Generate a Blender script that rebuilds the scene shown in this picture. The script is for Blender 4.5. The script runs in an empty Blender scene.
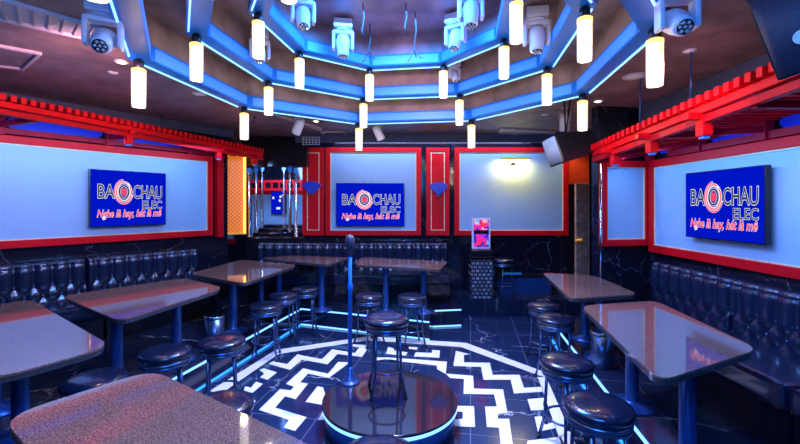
import bpy, bmesh, math, random
from mathutils import Vector, Matrix, Euler
random.seed(7)
R = math.radians
PI = math.pi
SC = bpy.context.scene
COL = SC.collection

# ------------------------------------------------------------------ camera, world, exposure
EYE = 1.75
F, CX, HY = 400.0, 400.0, 205.0
cam = bpy.data.cameras.new('camera')
cam.sensor_width = 36.0
cam.lens = 36.0 * F / 800.0
cam.shift_y = -(222.0 - HY) / 800.0
cam.clip_start = 0.02
cam.clip_end = 60
cam_o = bpy.data.objects.new('camera', cam)
cam_o.location = (0, 0, EYE)
cam_o.rotation_euler = (PI / 2, 0, 0)
COL.objects.link(cam_o)
SC.camera = cam_o

world = bpy.data.worlds.new('world')
world.use_nodes = True
world.node_tree.nodes['Background'].inputs[0].default_value = (0.10, 0.2, 1.0, 1)
world.node_tree.nodes['Background'].inputs[1].default_value = 0.02
SC.world = world
SC.view_settings.view_transform = 'Standard'
SC.view_settings.look = 'None'
SC.view_settings.gamma = 1.0
SC.view_settings.exposure = 0.25
SC.view_settings.use_curve_mapping = False


def light(kind, name, loc, energy, color, aim=None, **kw):
    l = bpy.data.lights.new(name, kind)
    l.energy = energy
    l.color = color
    for k, v in kw.items():
        setattr(l, k, v)
    o = bpy.data.objects.new(name, l)
    o.location = loc
    if aim is not None:
        d = Vector(aim) - Vector(loc)
        o.rotation_euler = d.to_track_quat('-Z', 'Y').to_euler()
    COL.objects.link(o)
    return o


def area(name, loc, aim, energy, color, sx, sy=None):
    return light('AREA', name, loc, energy, color, aim, shape='RECTANGLE', size=sx, size_y=sy or sx)


BLUE = (0.02, 0.26, 1.0)
ICE = (0.20, 0.44, 1.0)
WARM = (1.0, 0.74, 0.42)
# added blue fill lamps, one up in the coffer, one above the camera
area('coffer_fill', (-0.08, 3.3, 3.47), (-0.08, 3.3, 0), 210, (0.03, 0.26, 1.0), 1.1)
area('blue_fill', (-0.1, 0.2, 2.85), (-0.1, 3.0, 0.2), 190, BLUE, 1.6)
# LED strips under the canopies that wash the pale wall panels
ANG_L = R(55.0)
UL = Vector((math.cos(ANG_L), math.sin(ANG_L), 0))          # along the left wall, away from the camera
NL = Vector((math.sin(ANG_L), -math.cos(ANG_L), 0))         # from the left wall into the room
A0 = Vector((-2.95, 6.2, 0))
XR = 3.0                                                    # right wall
YB = 7.0                                                    # back wall


def strip_light(name, p, aim, energy, color, length, along):
    o = area(name, p, aim, energy, color, length, 0.05)
    d = (Vector(aim) - Vector(p)).normalized()
    z = -d
    x = Vector(along).normalized()
    y = z.cross(x).normalized()
    x = y.cross(z)
    o.rotation_euler = Matrix((x, y, z)).transposed().to_euler()
    return o


pL = A0 + UL * -1.9 + NL * 0.60 + Vector((0, 0, 2.52))
strip_light('canopy_led_a', pL, A0 + UL * -1.9 + Vector((0, 0, 1.65)), 31, ICE, 3.6, UL)
strip_light('canopy_led_b', (2.50, 3.3, 2.28), (3.0, 3.3, 1.55), 20, ICE, 3.0, (0, 1, 0))
strip_light('back_wall_wash', (0.6, 6.66, 2.90), (0.6, 6.98, 1.6), 30, (0.42, 0.52, 1.0), 3.6, (1, 0, 0))  # added lamp behind the cornice, washes the back panels
# spot lamps in the moving heads
for nm, p, a, e, c in (
    ('head_beam_a', (-1.75, 2.5, 2.6), (-3.9, 4.4, 2.6), 100, (1.0, 0.42, 0.5)),
    ('head_beam_b', (1.5, 2.3, 2.55), (2.4, 3.6, 2.4), 60, (1.0, 0.42, 0.5)),
    ('head_beam_c', (0.0, 3.4, 3.1), (0.0, 7.0, 2.0), 45, (1.0, 0.5, 0.6)),
    ('head_beam_d', (0.4, 3.3, 3.1), (1.9, 2.6, 0.9), 30, (0.6, 0.5, 1.0)),
    ('head_beam_e', (-0.8, 3.3, 3.1), (-2.4, 2.8, 0.9), 30, (0.6, 0.5, 1.0)),
    ('head_beam_f', (0.1, 3.6, 3.1), (-0.1, 3.7, 0.0), 330, (1.0, 0.74, 0.72)),
):
    light('SPOT', nm, p, e, c, a, spot_size=R(95), spot_blend=0.9, shadow_soft_size=0.06)

# ------------------------------------------------------------------ helpers: picture ray -> plane


def gp(x, y, z=0.0):
    """Where the ray through a photo pixel meets the horizontal plane z."""
    Y = F * (EYE - z) / (y - HY)
    return Vector(((x - CX) / F * Y, Y, z))


class Frame:
    """A vertical wall frame: x = viewer's right along the wall, y = into the wall."""
    def __init__(s, o, ang):
        s.o = Vector(o)
        s.a = ang
        s.x = Vector((math.cos(ang), math.sin(ang), 0))
        s.y = Vector((-math.sin(ang), math.cos(ang), 0))

    def hit(s, px, py, v=0.0):
        d = Vector(((px - CX) / F, 1.0, (HY - py) / F))
        p0 = s.o + s.y * v
        t = (p0 - Vector((0, 0, 0))).dot(s.y) / d.dot(s.y)
        q = d * t
        return (q - s.o).dot(s.x), q.z + EYE

    def w(s, u, v, z):
        return s.o + s.x * u + s.y * v + Vector((0, 0, z))


WL = Frame(A0, ANG_L)
WB = Frame((0, YB, 0), 0.0)
WR = Frame((XR, 4.82, 0), R(-90))
WRET = Frame((2.33, 4.70, 0), math.atan2(0.12, 0.67))

# ------------------------------------------------------------------ materials
MATS = {}


def newmat(name):
    m = bpy.data.materials.new(name)
    m.use_nodes = True
    nt = m.node_tree
    b = nt.nodes['Principled BSDF']
    return m, nt, b


def plain(name, col, rough=0.5, metal=0.0, spec=0.5, var=0.12, scale=18.0, bump=0.0, coat=0.0, emit=None, es=0.0, ior=None):
    m, nt, b = newmat(name)
    tc = nt.nodes.new('ShaderNodeTexCoord')
    n = nt.nodes.new('ShaderNodeTexNoise')
    n.inputs['Scale'].default_value = scale
    n.inputs['Detail'].default_value = 3
    nt.links.new(tc.outputs['Object'], n.inputs['Vector'])
    cr = nt.nodes.new('ShaderNodeValToRGB')
    cr.color_ramp.elements[0].position = 0.3
    cr.color_ramp.elements[1].position = 0.7
    cr.color_ramp.elements[0].color = [c * (1 - var) for c in col] + [1]
    cr.color_ramp.elements[1].color = [min(1, c * (1 + var)) for c in col] + [1]
    nt.links.new(n.outputs['Fac'], cr.inputs['Fac'])
    nt.links.new(cr.outputs['Color'], b.inputs['Base Color'])
    b.inputs['Roughness'].default_value = rough
    b.inputs['Metallic'].default_value = metal
    b.inputs['Specular IOR Level'].default_value = spec
    b.inputs['Coat Weight'].default_value = coat
    b.inputs['Coat Roughness'].default_value = 0.05
    if ior:
        b.inputs['IOR'].default_value = ior
    if bump:
        bp = nt.nodes.new('ShaderNodeBump')
        bp.inputs['Strength'].default_value = bump
        bp.inputs['Distance'].default_value = 0.01
        nt.links.new(n.outputs['Fac'], bp.inputs['Height'])
        nt.links.new(bp.outputs['Normal'], b.inputs['Normal'])
    if emit:
        b.inputs['Emission Color'].default_value = (*emit, 1)
        b.inputs['Emission Strength'].default_value = es
    MATS[name] = m
    return m


def marble(name, base, vein, scale=1.1, width=0.02, rough=0.12, tile=0.0, joint=(0.3, 0.35, 0.45), rot=0.0):
    m, nt, b = newmat(name)
    L = nt.links.new
    tc = nt.nodes.new('ShaderNodeTexCoord')
    mp = nt.nodes.new('ShaderNodeMapping')
    mp.inputs['Rotation'].default_value = (0, 0, rot)
    L(tc.outputs['Object'], mp.inputs['Vector'])
    n = nt.nodes.new('ShaderNodeTexNoise')
    n.inputs['Scale'].default_value = 2.2
    n.inputs['Detail'].default_value = 6
    n.inputs['Roughness'].default_value = 0.65
    L(mp.outputs['Vector'], n.inputs['Vector'])
    mix = nt.nodes.new('ShaderNodeVectorMath')
    mix.operation = 'MULTIPLY_ADD'
    mix.inputs[1].default_value = (0.5, 0.5, 0.5)
    L(n.outputs['Color'], mix.inputs[0])
    L(mp.outputs['Vector'], mix.inputs[2])
    v = nt.nodes.new('ShaderNodeTexVoronoi')
    v.feature = 'DISTANCE_TO_EDGE'
    v.inputs['Scale'].default_value = scale
    L(mix.outputs[0], v.inputs['Vector'])
    cr = nt.nodes.new('ShaderNodeValToRGB')
    cr.color_ramp.elements[0].position = 0.0
    cr.color_ramp.elements[0].color = (1, 1, 1, 1)
    cr.color_ramp.elements[1].position = width
    cr.color_ramp.elements[1].color = (0, 0, 0, 1)
    L(v.outputs['Distance'], cr.inputs['Fac'])
    n2 = nt.nodes.new('ShaderNodeTexNoise')
    n2.inputs['Scale'].default_value = 1.7
    n2.inputs['Detail'].default_value = 2
    L(mp.outputs['Vector'], n2.inputs['Vector'])
    cr2 = nt.nodes.new('ShaderNodeValToRGB')
    cr2.color_ramp.elements[0].position = 0.45
    cr2.color_ramp.elements[1].position = 0.62
    L(n2.outputs['Fac'], cr2.inputs['Fac'])
    mu = nt.nodes.new('ShaderNodeMath')
    mu.operation = 'MULTIPLY'
    L(cr.outputs['Color'], mu.inputs[0])
    L(cr2.outputs['Color'], mu.inputs[1])
    mx = nt.nodes.new('ShaderNodeMix')
    mx.data_type = 'RGBA'
    mx.inputs[6].default_value = (*base, 1)
    mx.inputs[7].default_value = (*vein, 1)
    L(mu.outputs[0], mx.inputs[0])
    out = mx.outputs[2]
    if tile:
        br = nt.nodes.new('ShaderNodeTexBrick')
        br.offset = 0.0
        br.inputs['Scale'].default_value = 1.0
        br.inputs['Brick Width'].default_value = tile
        br.inputs['Row Height'].default_value = tile
        br.inputs['Mortar Size'].default_value = 0.004
        br.inputs['Mortar'].default_value = (*joint, 1)
        L(mp.outputs['Vector'], br.inputs['Vector'])
        L(out, br.inputs['Color1'])
        L(out, br.inputs['Color2'])
        out = br.outputs['Color']
    L(out, b.inputs['Base Color'])
    b.inputs['Roughness'].default_value = rough
    MATS[name] = m
    return m


def granite(name, base, fleck, rough=0.07):
    m, nt, b = newmat(name)
    L = nt.links.new
    tc = nt.nodes.new('ShaderNodeTexCoord')
    n = nt.nodes.new('ShaderNodeTexNoise')
    n.inputs['Scale'].default_value = 210
    n.inputs['Detail'].default_value = 4
    n.inputs['Roughness'].default_value = 0.8
    L(tc.outputs['Object'], n.inputs['Vector'])
    cr = nt.nodes.new('ShaderNodeValToRGB')
    e = cr.color_ramp.elements
    e[0].position = 0.36
    e[0].color = [c * 0.35 for c in base] + [1]
    e[1].position = 0.66
    e[1].color = (*fleck, 1)
    k = cr.color_ramp.elements.new(0.5)
    k.color = (*base, 1)
    L(n.outputs['Fac'], cr.inputs['Fac'])
    L(cr.outputs['Color'], b.inputs['Base Color'])
    b.inputs['Roughness'].default_value = rough
    b.inputs['IOR'].default_value = 2.3
    MATS[name] = m
    return m


def emis(name, col, s, base=(0.02, 0.02, 0.02), rough=0.4):
    m, nt, b = newmat(name)
    b.inputs['Base Color'].default_value = (*base, 1)
    b.inputs['Emission Color'].default_value = (*col, 1)
    b.inputs['Emission Strength'].default_value = s
    b.inputs['Roughness'].default_value = rough
    MATS[name] = m
    return m


marble('floor_marble', (0.012, 0.026, 0.075), (0.55, 0.58, 0.66), scale=0.9, width=0.008, rough=0.10, tile=0.62, joint=(0.10, 0.12, 0.17), rot=R(10))
marble('step_marble', (0.010, 0.016, 0.040), (0.45, 0.42, 0.4), scale=0.8, width=0.007, rough=0.12, tile=0.62, joint=(0.10, 0.075, 0.06), rot=R(12))
marble('wall_marble', (0.008, 0.009, 0.018), (0.22, 0.24, 0.32), scale=2.4, width=0.008, rough=0.10)
plain('white_inlay', (0.86, 0.84, 0.86), 0.12, var=0.04)
granite('granite', (0.22, 0.090, 0.062), (0.55, 0.31, 0.23), 0.05)
plain('stage_top', (0.022, 0.018, 0.026), 0.06, var=0.3, scale=120, ior=1.9)
plain('speaker_pale', (0.42, 0.40, 0.36), 0.6)
plain('table_edge', (0.05, 0.045, 0.05), 0.15, coat=0.6)
plain('blue_steel', (0.025, 0.085, 0.28), 0.34, metal=0.5)
plain('red_paint', (0.62, 0.003, 0.010), 0.45, spec=0.15, var=0.10)
plain('red_slat', (0.80, 0.004, 0.010), 0.45, spec=0.15, var=0.10)
plain('red_dark', (0.32, 0.002, 0.016), 0.45, spec=0.15, var=0.10)
plain('orange_red', (0.70, 0.06, 0.012), 0.4)
plain('pale_panel', (0.27, 0.46, 0.66), 0.5, var=0.03, scale=3)
plain('cream_trim', (0.75, 0.62, 0.38), 0.4)
plain('transom_blue', (0.008, 0.03, 0.55), 0.35, emit=(0.0, 0.02, 0.6), es=0.15)
plain('leather', (0.008, 0.013, 0.035), 0.24, coat=0.5, bump=0.05, scale=60)
plain('black_gloss', (0.010, 0.010, 0.014), 0.12)
plain('black_metal', (0.012, 0.012, 0.016), 0.35, metal=0.3)
plain('black_cloth', (0.010, 0.011, 0.016), 0.8, var=0.4, scale=200)
plain('chrome', (0.62, 0.66, 0.72), 0.12, metal=1.0, var=0.03)
plain('stool_steel', (0.10, 0.16, 0.30), 0.25, metal=0.85)
plain('ceiling_paint', (0.22, 0.150, 0.155), 0.5, var=0.35, scale=5)
plain('cornice_paint', (0.04, 0.06, 0.13), 0.5)
plain('beam_paint', (0.005, 0.14, 0.60), 0.4, spec=0.2, var=0.05)
plain('white_plastic', (0.50, 0.53, 0.66), 0.35, var=0.04)
plain('grey_plastic', (0.40, 0.40, 0.46), 0.4, var=0.06)
plain('lens_glass', (0.02, 0.02, 0.03), 0.05, coat=1.0)
plain('brown_wood', (0.34, 0.20, 0.14), 0.45, var=0.4, scale=12)
plain('brown_dark', (0.04, 0.03, 0.03), 0.5)
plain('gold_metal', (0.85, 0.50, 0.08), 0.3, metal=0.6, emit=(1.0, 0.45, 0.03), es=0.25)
plain('speaker_grille', (0.022, 0.026, 0.055), 0.6, var=0.6, scale=260)
plain('vent_white', (0.50, 0.45, 0.52), 0.5)
plain('paper_white', (0.75, 0.77, 0.85), 0.5)
emis('led_blue', (0.02, 0.22, 1.0), 2.2)
emis('led_white', (0.20, 0.50, 1.0), 2.2)
emis('led_line', (0.16, 0.42, 1.0), 2.2)
emis('glow_blue', (0.002, 0.17, 0.80), 0.30, base=(0.05, 0.2, 0.6))  # self-glowing blue, stands for LED light on the beam faces
emis('pendant_glow', (1.0, 0.80, 0.46), 1.0, base=(0.8, 0.75, 0.6), rough=0.3)
emis('pendant_end', (1.0, 0.86, 0.78), 0.75, base=(0.5, 0.5, 0.5), rough=0.2)
emis('pendant_hot', (1.0, 0.66, 0.18), 1.6)
emis('spot_warm', (1.0, 0.72, 0.42), 9.0)
emis('screen_blue', (0.0, 0.007, 0.50), 0.9, rough=0.6)
MATS['screen_blue'].node_tree.nodes['Principled BSDF'].inputs['Specular IOR Level'].default_value = 0.0
MATS['screen_blue'].node_tree.nodes['Principled BSDF'].inputs['Base Color'].default_value = (0, 0, 0.01, 1)
emis('screen_white', (0.85, 0.88, 1.0), 0.8)
emis('screen_red', (1.0, 0.028, 0.035), 0.95)
emis('screen_black', (0.006, 0.006, 0.010), 1.0)
emis('picture_light_glow', (1.0, 0.78, 0.25), 7.0)
emis('gold_led', (1.0, 0.50, 0.03), 5.0)
emis('sconce_blue', (0.0, 0.02, 0.45), 0.4, base=(0.0, 0.01, 0.25))
emis('amber_screen', (1.0, 0.36, 0.015), 0.62, base=(0.8, 0.4, 0.05))


def poster_mat():
    m, nt, b = newmat('poster_print')
    L = nt.links.new
    tc = nt.nodes.new('ShaderNodeTexCoord')
    v = nt.nodes.new('ShaderNodeTexVoronoi')
    v.inputs['Scale'].default_value = 15
    v.distance = 'CHEBYCHEV'
    L(tc.outputs['Object'], v.inputs['Vector'])
    s = nt.nodes.new('ShaderNodeSeparateColor')
    L(v.outputs['Color'], s.inputs[0])
    cr = nt.nodes.new('ShaderNodeValToRGB')
    cr.color_ramp.interpolation = 'CONSTANT'
    e = cr.color_ramp.elements
    e[0].color = (0.04, 0.01, 0.25, 1)
    e[1].position = 0.3
    e[1].color = (0.75, 0.01, 0.20, 1)
    for p, c in ((0.55, (0.8, 0.02, 0.03, 1)), (0.72, (0.25, 0.02, 0.45, 1)), (0.88, (0.9, 0.35, 0.25, 1)), (0.95, (0.1, 0.4, 0.5, 1))):
        k = e.new(p)
        k.color = c
    L(s.outputs[0], cr.inputs['Fac'])
    L(cr.outputs['Color'], b.inputs['Base Color'])
    L(cr.outputs['Color'], b.inputs['Emission Color'])
    b.inputs['Emission Strength'].default_value = 0.8
    MATS['poster_print'] = m


def mosaic_mat():
    m, nt, b = newmat('mosaic')
    L = nt.links.new
    tc = nt.nodes.new('ShaderNodeTexCoord')
    mp = nt.nodes.new('ShaderNodeMapping')
    mp.inputs['Rotation'].default_value = (PI / 2, 0, R(0))
    L(tc.outputs['Object'], mp.inputs['Vector'])
    br = nt.nodes.new('ShaderNodeTexBrick')
    br.inputs['Scale'].default_value = 1.0
    br.inputs['Brick Width'].default_value = 0.07
    br.inputs['Row Height'].default_value = 0.06
    br.inputs['Mortar Size'].default_value = 0.012
    br.inputs['Color1'].default_value = (0.30, 0.32, 0.38, 1)
    br.inputs['Color2'].default_value = (0.10, 0.11, 0.15, 1)
    br.inputs['Mortar'].default_value = (0.02, 0.02, 0.03, 1)
    L(mp.outputs['Vector'], br.inputs['Vector'])
    L(br.outputs['Color'], b.inputs['Base Color'])
    b.inputs['Roughness'].default_value = 0.25
    MATS['mosaic'] = m


poster_mat()
mosaic_mat()

# ------------------------------------------------------------------ helpers: objects


def tag(o, label=None, cat=None, group=None, kind=None):
    if label:
        o['label'] = label
    if cat:
        o['category'] = cat
    if group:
        o['group'] = group
    if kind:
        o['kind'] = kind
    return o


def thing(name, label, cat, loc=(0, 0, 0), rotz=0.0, group=None):
    o = bpy.data.objects.new(name, None)
    o.empty_display_size = 0.1
    o.location = loc
    o.rotation_euler = (0, 0, rotz)
    COL.objects.link(o)
    return tag(o, label, cat, group)


def mat_of(o):
    m = Matrix.LocRotScale(o.location, o.rotation_euler, o.scale)
    return (mat_of(o.parent) @ m) if o.parent else m


class MB:
    """Collects shapes; build() links them as ONE mesh object."""
    def __init__(s):
        s.bm = bmesh.new()

    def _add(s, verts, faces, smooth=False, mi=0):
        vs = [s.bm.verts.new(v) for v in verts]
        for f in faces:
            try:
                fc = s.bm.faces.new([vs[i] for i in f])
                fc.smooth = smooth
                fc.material_index = mi
            except ValueError:
                pass
        return vs

    def box(s, c, size, rotz=0.0, m=None, bev=0.0):
        b = bmesh.new()
        bmesh.ops.create_cube(b, size=1.0)
        bmesh.ops.scale(b, vec=Vector(size), verts=b.verts)
        if bev:
            bmesh.ops.bevel(b, geom=list(b.edges), offset=bev, segments=2, affect='EDGES', profile=0.6)
        mt = Matrix.Translation(Vector(c)) @ (m if m is not None else Matrix.Rotation(rotz, 4, 'Z'))
        bmesh.ops.transform(b, matrix=mt, verts=b.verts)
        s.merge(b, smooth=False)
        return s

    def merge(s, b, smooth=None):
        mp = {v: s.bm.verts.new(v.co) for v in b.verts}
        for f in b.faces:
            try:
                nf = s.bm.faces.new([mp[v] for v in f.verts])
                nf.smooth = f.smooth if smooth is None else smooth
            except ValueError:
                pass
        b.free()

    def bar(s, p0, p1, w, h, up=(0, 0, 1), bev=0.0):
        """A rectangular bar from p0 to p1."""
        p0, p1 = Vector(p0), Vector(p1)
        d = p1 - p0
        z = d.normalized()
        u = Vector(up)
        if abs(u.dot(z)) > 0.99:
            u = Vector((0, 1, 0))
        x = u.cross(z).normalized()
        y = z.cross(x)
        m = Matrix((x, y, z)).transposed().to_4x4()
        return s.box((p0 + p1) / 2, (w, h, d.length), m=m, bev=bev)

    def tube(s, pts, r, seg=10, caps=True, closed=False):
        pts = [Vector(p) for p in pts]
        n = len(pts)
        rs = r if isinstance(r, (list, tuple)) else [r] * n
        rings = []
        prev = None
        for i, p in enumerate(pts):
            if closed:
                t = (pts[(i + 1) % n] - pts[i - 1]).normalized()
            else:
                t = (pts[min(i + 1, n - 1)] - pts[max(i - 1, 0)]).normalized()
            if prev is None:
                a = Vector((0, 0, 1)) if abs(t.z) < 0.9 else Vector((1, 0, 0))
                x = a.cross(t).normalized()
            else:
                x = (prev - t * prev.dot(t)).normalized()
            prev = x
            y = t.cross(x)
            rings.append([s.bm.verts.new(p + (x * math.cos(2 * PI * k / seg) + y * math.sin(2 * PI * k / seg)) * rs[i]) for k in range(seg)])
        for i in range(n if closed else n - 1):
            a, b = rings[i], rings[(i + 1) % n]
            for k in range(seg):
                f = s.bm.faces.new((a[k], a[(k + 1) % seg], b[(k + 1) % seg], b[k]))
                f.smooth = True
        if caps and not closed:
            s.bm.faces.new(list(reversed(rings[0])))
            s.bm.faces.new(rings[-1])
        return s

    def lathe(s, prof, seg=24, c=(0, 0, 0), smooth=True, flute=0.0):
        """prof: [(radius, z)] from bottom to top."""
        c = Vector(c)
        rings = []
        for r, z in prof:
            if r < 1e-6:
                rings.append([s.bm.verts.new(c + Vector((0, 0, z)))])
            else:
                rings.append([s.bm.verts.new(c + Vector(((r * (1 + (flute if k % 2 else -flute))) * math.cos(2 * PI * k / seg),
                                                         (r * (1 + (flute if k % 2 else -flute))) * math.sin(2 * PI * k / seg), z))) for k in range(seg)])
        for a, b in zip(rings, rings[1:]):
            for k in range(seg):
                q = []
                for v in (a[k % len(a)], a[(k + 1) % len(a)], b[(k + 1) % len(b)], b[k % len(b)]):
                    if v not in q:
                        q.append(v)
                if len(q) > 2:
                    f = s.bm.faces.new(q)
                    f.smooth = smooth
        for ring, rev in ((rings[0], True), (rings[-1], False)):
            if len(ring) > 2:
                s.bm.faces.new(list(reversed(ring)) if rev else ring)
        return s

    def prism(s, poly, z0, z1, smooth=False):
        n = len(poly)
        lo = [s.bm.verts.new((p[0], p[1], z0)) for p in poly]
        hi = [s.bm.verts.new((p[0], p[1], z1)) for p in poly]
        s.bm.faces.new(hi)
        s.bm.faces.new(list(reversed(lo)))
        for i in range(n):
            s.bm.faces.new((lo[i], lo[(i + 1) % n], hi[(i + 1) % n], hi[i]))
        return s

    def extrude(s, pts, d):
        """A polygon of 3-D points extruded by vector d."""
        pts = [Vector(p) for p in pts]
        d = Vector(d)
        n = len(pts)
        lo = [s.bm.verts.new(p) for p in pts]
        hi = [s.bm.verts.new(p + d) for p in pts]
        s.bm.faces.new(list(reversed(lo)))
        s.bm.faces.new(hi)
        for i in range(n):
            s.bm.faces.new((lo[i], lo[(i + 1) % n], hi[(i + 1) % n], hi[i]))
        return s

    def grid(s, fn, nu, nv, smooth=True):
        vs = [[s.bm.verts.new(fn(i / nu, j / nv)) for j in range(nv + 1)] for i in range(nu + 1)]
        for i in range(nu):
            for j in range(nv):
                f = s.bm.faces.new((vs[i][j], vs[i + 1][j], vs[i + 1][j + 1], vs[i][j + 1]))
                f.smooth = smooth
        return vs

    def xf(s, m):
        bmesh.ops.transform(s.bm, matrix=m, verts=s.bm.verts)
        return s

    def build(s, name, mat, parent=None, world=False, bev=0.0, loc=None):
        if world and parent is not None:
            bmesh.ops.transform(s.bm, matrix=mat_of(parent).inverted(), verts=s.bm.verts)
        bmesh.ops.recalc_face_normals(s.bm, faces=s.bm.faces)
        me = bpy.data.meshes.new(name)
        s.bm.to_mesh(me)
        s.bm.free()
        me.materials.append(MATS[mat] if isinstance(mat, str) else mat)
        o = bpy.data.objects.new(name, me)
        COL.objects.link(o)
        if parent is not None:
            o.parent = parent
        if loc is not None:
            o.location = loc
        if bev:
            b = o.modifiers.new('soft_edge', 'BEVEL')
            b.width = bev
            b.segments = 2
            b.limit_method = 'ANGLE'
        return o


KIDS = {}


def copy_tree(o, parent=None):
    c = o.copy()
    COL.objects.link(c)
    if parent is not None:
        c.parent = parent
    for ch in list(o.children):
        copy_tree(ch, c)
    return c


def structure(name, mb, mat, **kw):
    return tag(mb.build(name, mat, **kw), kind='structure')


# ------------------------------------------------------------------ room shell
mb = MB()
mb.prism([(-8, -3), (4.2, -3), (4.2, 9), (-8, 9)], -0.1, 0.0)
floor = structure('floor', mb, 'floor_marble')
STEP = 0.25
LEFT_EDGE = [(0.35, -2.9), (0.35, 0.55), (-0.55, 1.22), (-2.18, 2.2), (-2.26, 2.8), (-1.98, 3.45), (-1.44, 5.83), (0.38, 5.17), (0.47, 5.72), (0.88, 5.78), (0.9, 6.32), (3.6, 6.32)]
mb = MB()
mb.prism(LEFT_EDGE + [(3.6, 8.9), (-7.9, 8.9), (-7.9, -2.9)], 0.001, STEP)
floor_l = structure('floor', mb, 'step_marble')
RIGHT_EDGE = [(1.98, 5.25), (1.57, 2.51), (1.35, 1.0), (1.3, -2.9)]
mb = MB()
mb.prism([(2.36, 5.25)] + RIGHT_EDGE + [(3.9, -2.9), (3.9, 5.25)], 0.001, STEP)
floor_r = structure('floor', mb, 'step_marble')

# walls
H = 3.6
mb = MB()
mb.extrude([WL.w(-7.2, 0, 0), WL.w(0.30, 0, 0), WL.w(0.30, 0, H), WL.w(-7.2, 0, H)], WL.y * 0.15)
structure('wall_left', mb, 'wall_marble')
mb = MB()
mb.box((-7.6, -0.7, H / 2), (0.2, 5.0, H))
structure('wall_left_front', mb, 'wall_marble')
mb = MB()
mb.box(((-1.66 + 2.93) / 2, YB + 0.1, H / 2), (2.93 + 1.66, 0.2, H))
structure('wall_back', mb, 'wall_marble')
mb = MB()
mb.box((XR + 0.1, (4.94 - 3) / 2, H / 2), (0.2, 7.94, H))
structure('wall_right', mb, 'wall_marble')
mb = MB()
mb.extrude([WRET.w(0, 0, 0), WRET.w(0.68, 0, 0), WRET.w(0.68, 0, H), WRET.w(0, 0, H)], WRET.y * 0.12)
structure('wall_right_return', mb, 'wall_marble')
mb = MB()
mb.box((-1.8, -2.95, H / 2), (12.4, 0.1, H))
structure('wall_front', mb, 'wall_marble')
# passage beside the return wall
mb = MB()
mb.box((3.75, 6.1, H / 2), (0.12, 2.6, H))
structure('wall_passage', mb, 'black_gloss')
mb = MB()
mb.box((3.3, 7.12, H / 2), (0.76, 0.1, H))
structure('wall_passage_end', mb, 'black_gloss')

# ceiling with its octagonal coffer
CC = Vector((-0.08, 3.33))
TH = -0.15
RINGS = [(1.88, 2.80), (1.50, 3.02), (1.064, 3.23)]
BH = 0.115
BW = 0.15
Z0 = 2.92
ZF = Z0 - 0.003                # underside that fittings are screwed to
TIERS = [Z0, 3.14, 3.35, 3.55]


def octo(rad, k):
    a = TH + PI / 2 + PI / 8 + PI / 4 * (2 - k)
    y = rad * math.sin(a)
    if k % 8 in (6, 7):
        y *= 1.24       # the rings are a little longer towards the entrance
    return Vector((CC.x + rad * math.cos(a), CC.y + y))


mb = MB()
outer = [(-8, -3), (4.2, -3), (4.2, 9), (-8, 9)]


def ring_face(mb, ra, rb, z):
    for k in range(8):
        a, b, c, d = octo(ra, k), octo(ra, k + 1), octo(rb, k + 1), octo(rb, k)
        mb._add([(a.x, a.y, z), (b.x, b.y, z), (c.x, c.y, z), (d.x, d.y, z)], [(0, 1, 2, 3)])


def riser(mb, rad, za, zb):
    for k in range(8):
        a, b = octo(rad, k), octo(rad, k + 1)
        mb._add([(a.x, a.y, za), (b.x, b.y, za), (b.x, b.y, zb), (a.x, a.y, zb)], [(0, 1, 2, 3)])


# flat outer ceiling: strips from the octagon out to a large octagon, then beyond the walls
ring_face(mb, RINGS[0][0] - 0.06, 9.5, Z0)
for i in range(3):
    riser(mb, RINGS[i][0] - 0.06, TIERS[i], TIERS[i + 1])
    if i < 2:
        ring_face(mb, RINGS[i][0] - 0.06, RINGS[i + 1][0] - 0.06, TIERS[i + 1])
pts = [octo(RINGS[2][0] - 0.06, k) for k in range(8)]
mb._add([(p.x, p.y, TIERS[3]) for p in pts], [tuple(range(8))])
ceil = mb.build('ceiling', 'ceiling_paint')
tag(ceil, kind='structure')
sol = ceil.modifiers.new('thick', 'SOLIDIFY')
sol.thickness = 0.004
sol.offset = 0

# cornice boxes over the back and side walls
mb = MB()
mb.box((0.65, YB - 0.47, 2.845), (4.7, 0.06, 0.148))
structure('trim_1', mb, 'cornice_paint')
mb = MB()
mb.extrude([WL.w(-6.5, -0.25, 2.80), WL.w(0.25, -0.25, 2.80), WL.w(0.25, -0.25, Z0), WL.w(-6.5, -0.25, Z0)], WL.y * 0.249)
structure('trim_2', mb, 'cornice_paint')
mb = MB()
mb.box((XR - 0.10, 0.9, 2.72), (0.19, 7.6, 0.38))
structure('trim_3', mb, 'cornice_paint')

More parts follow.
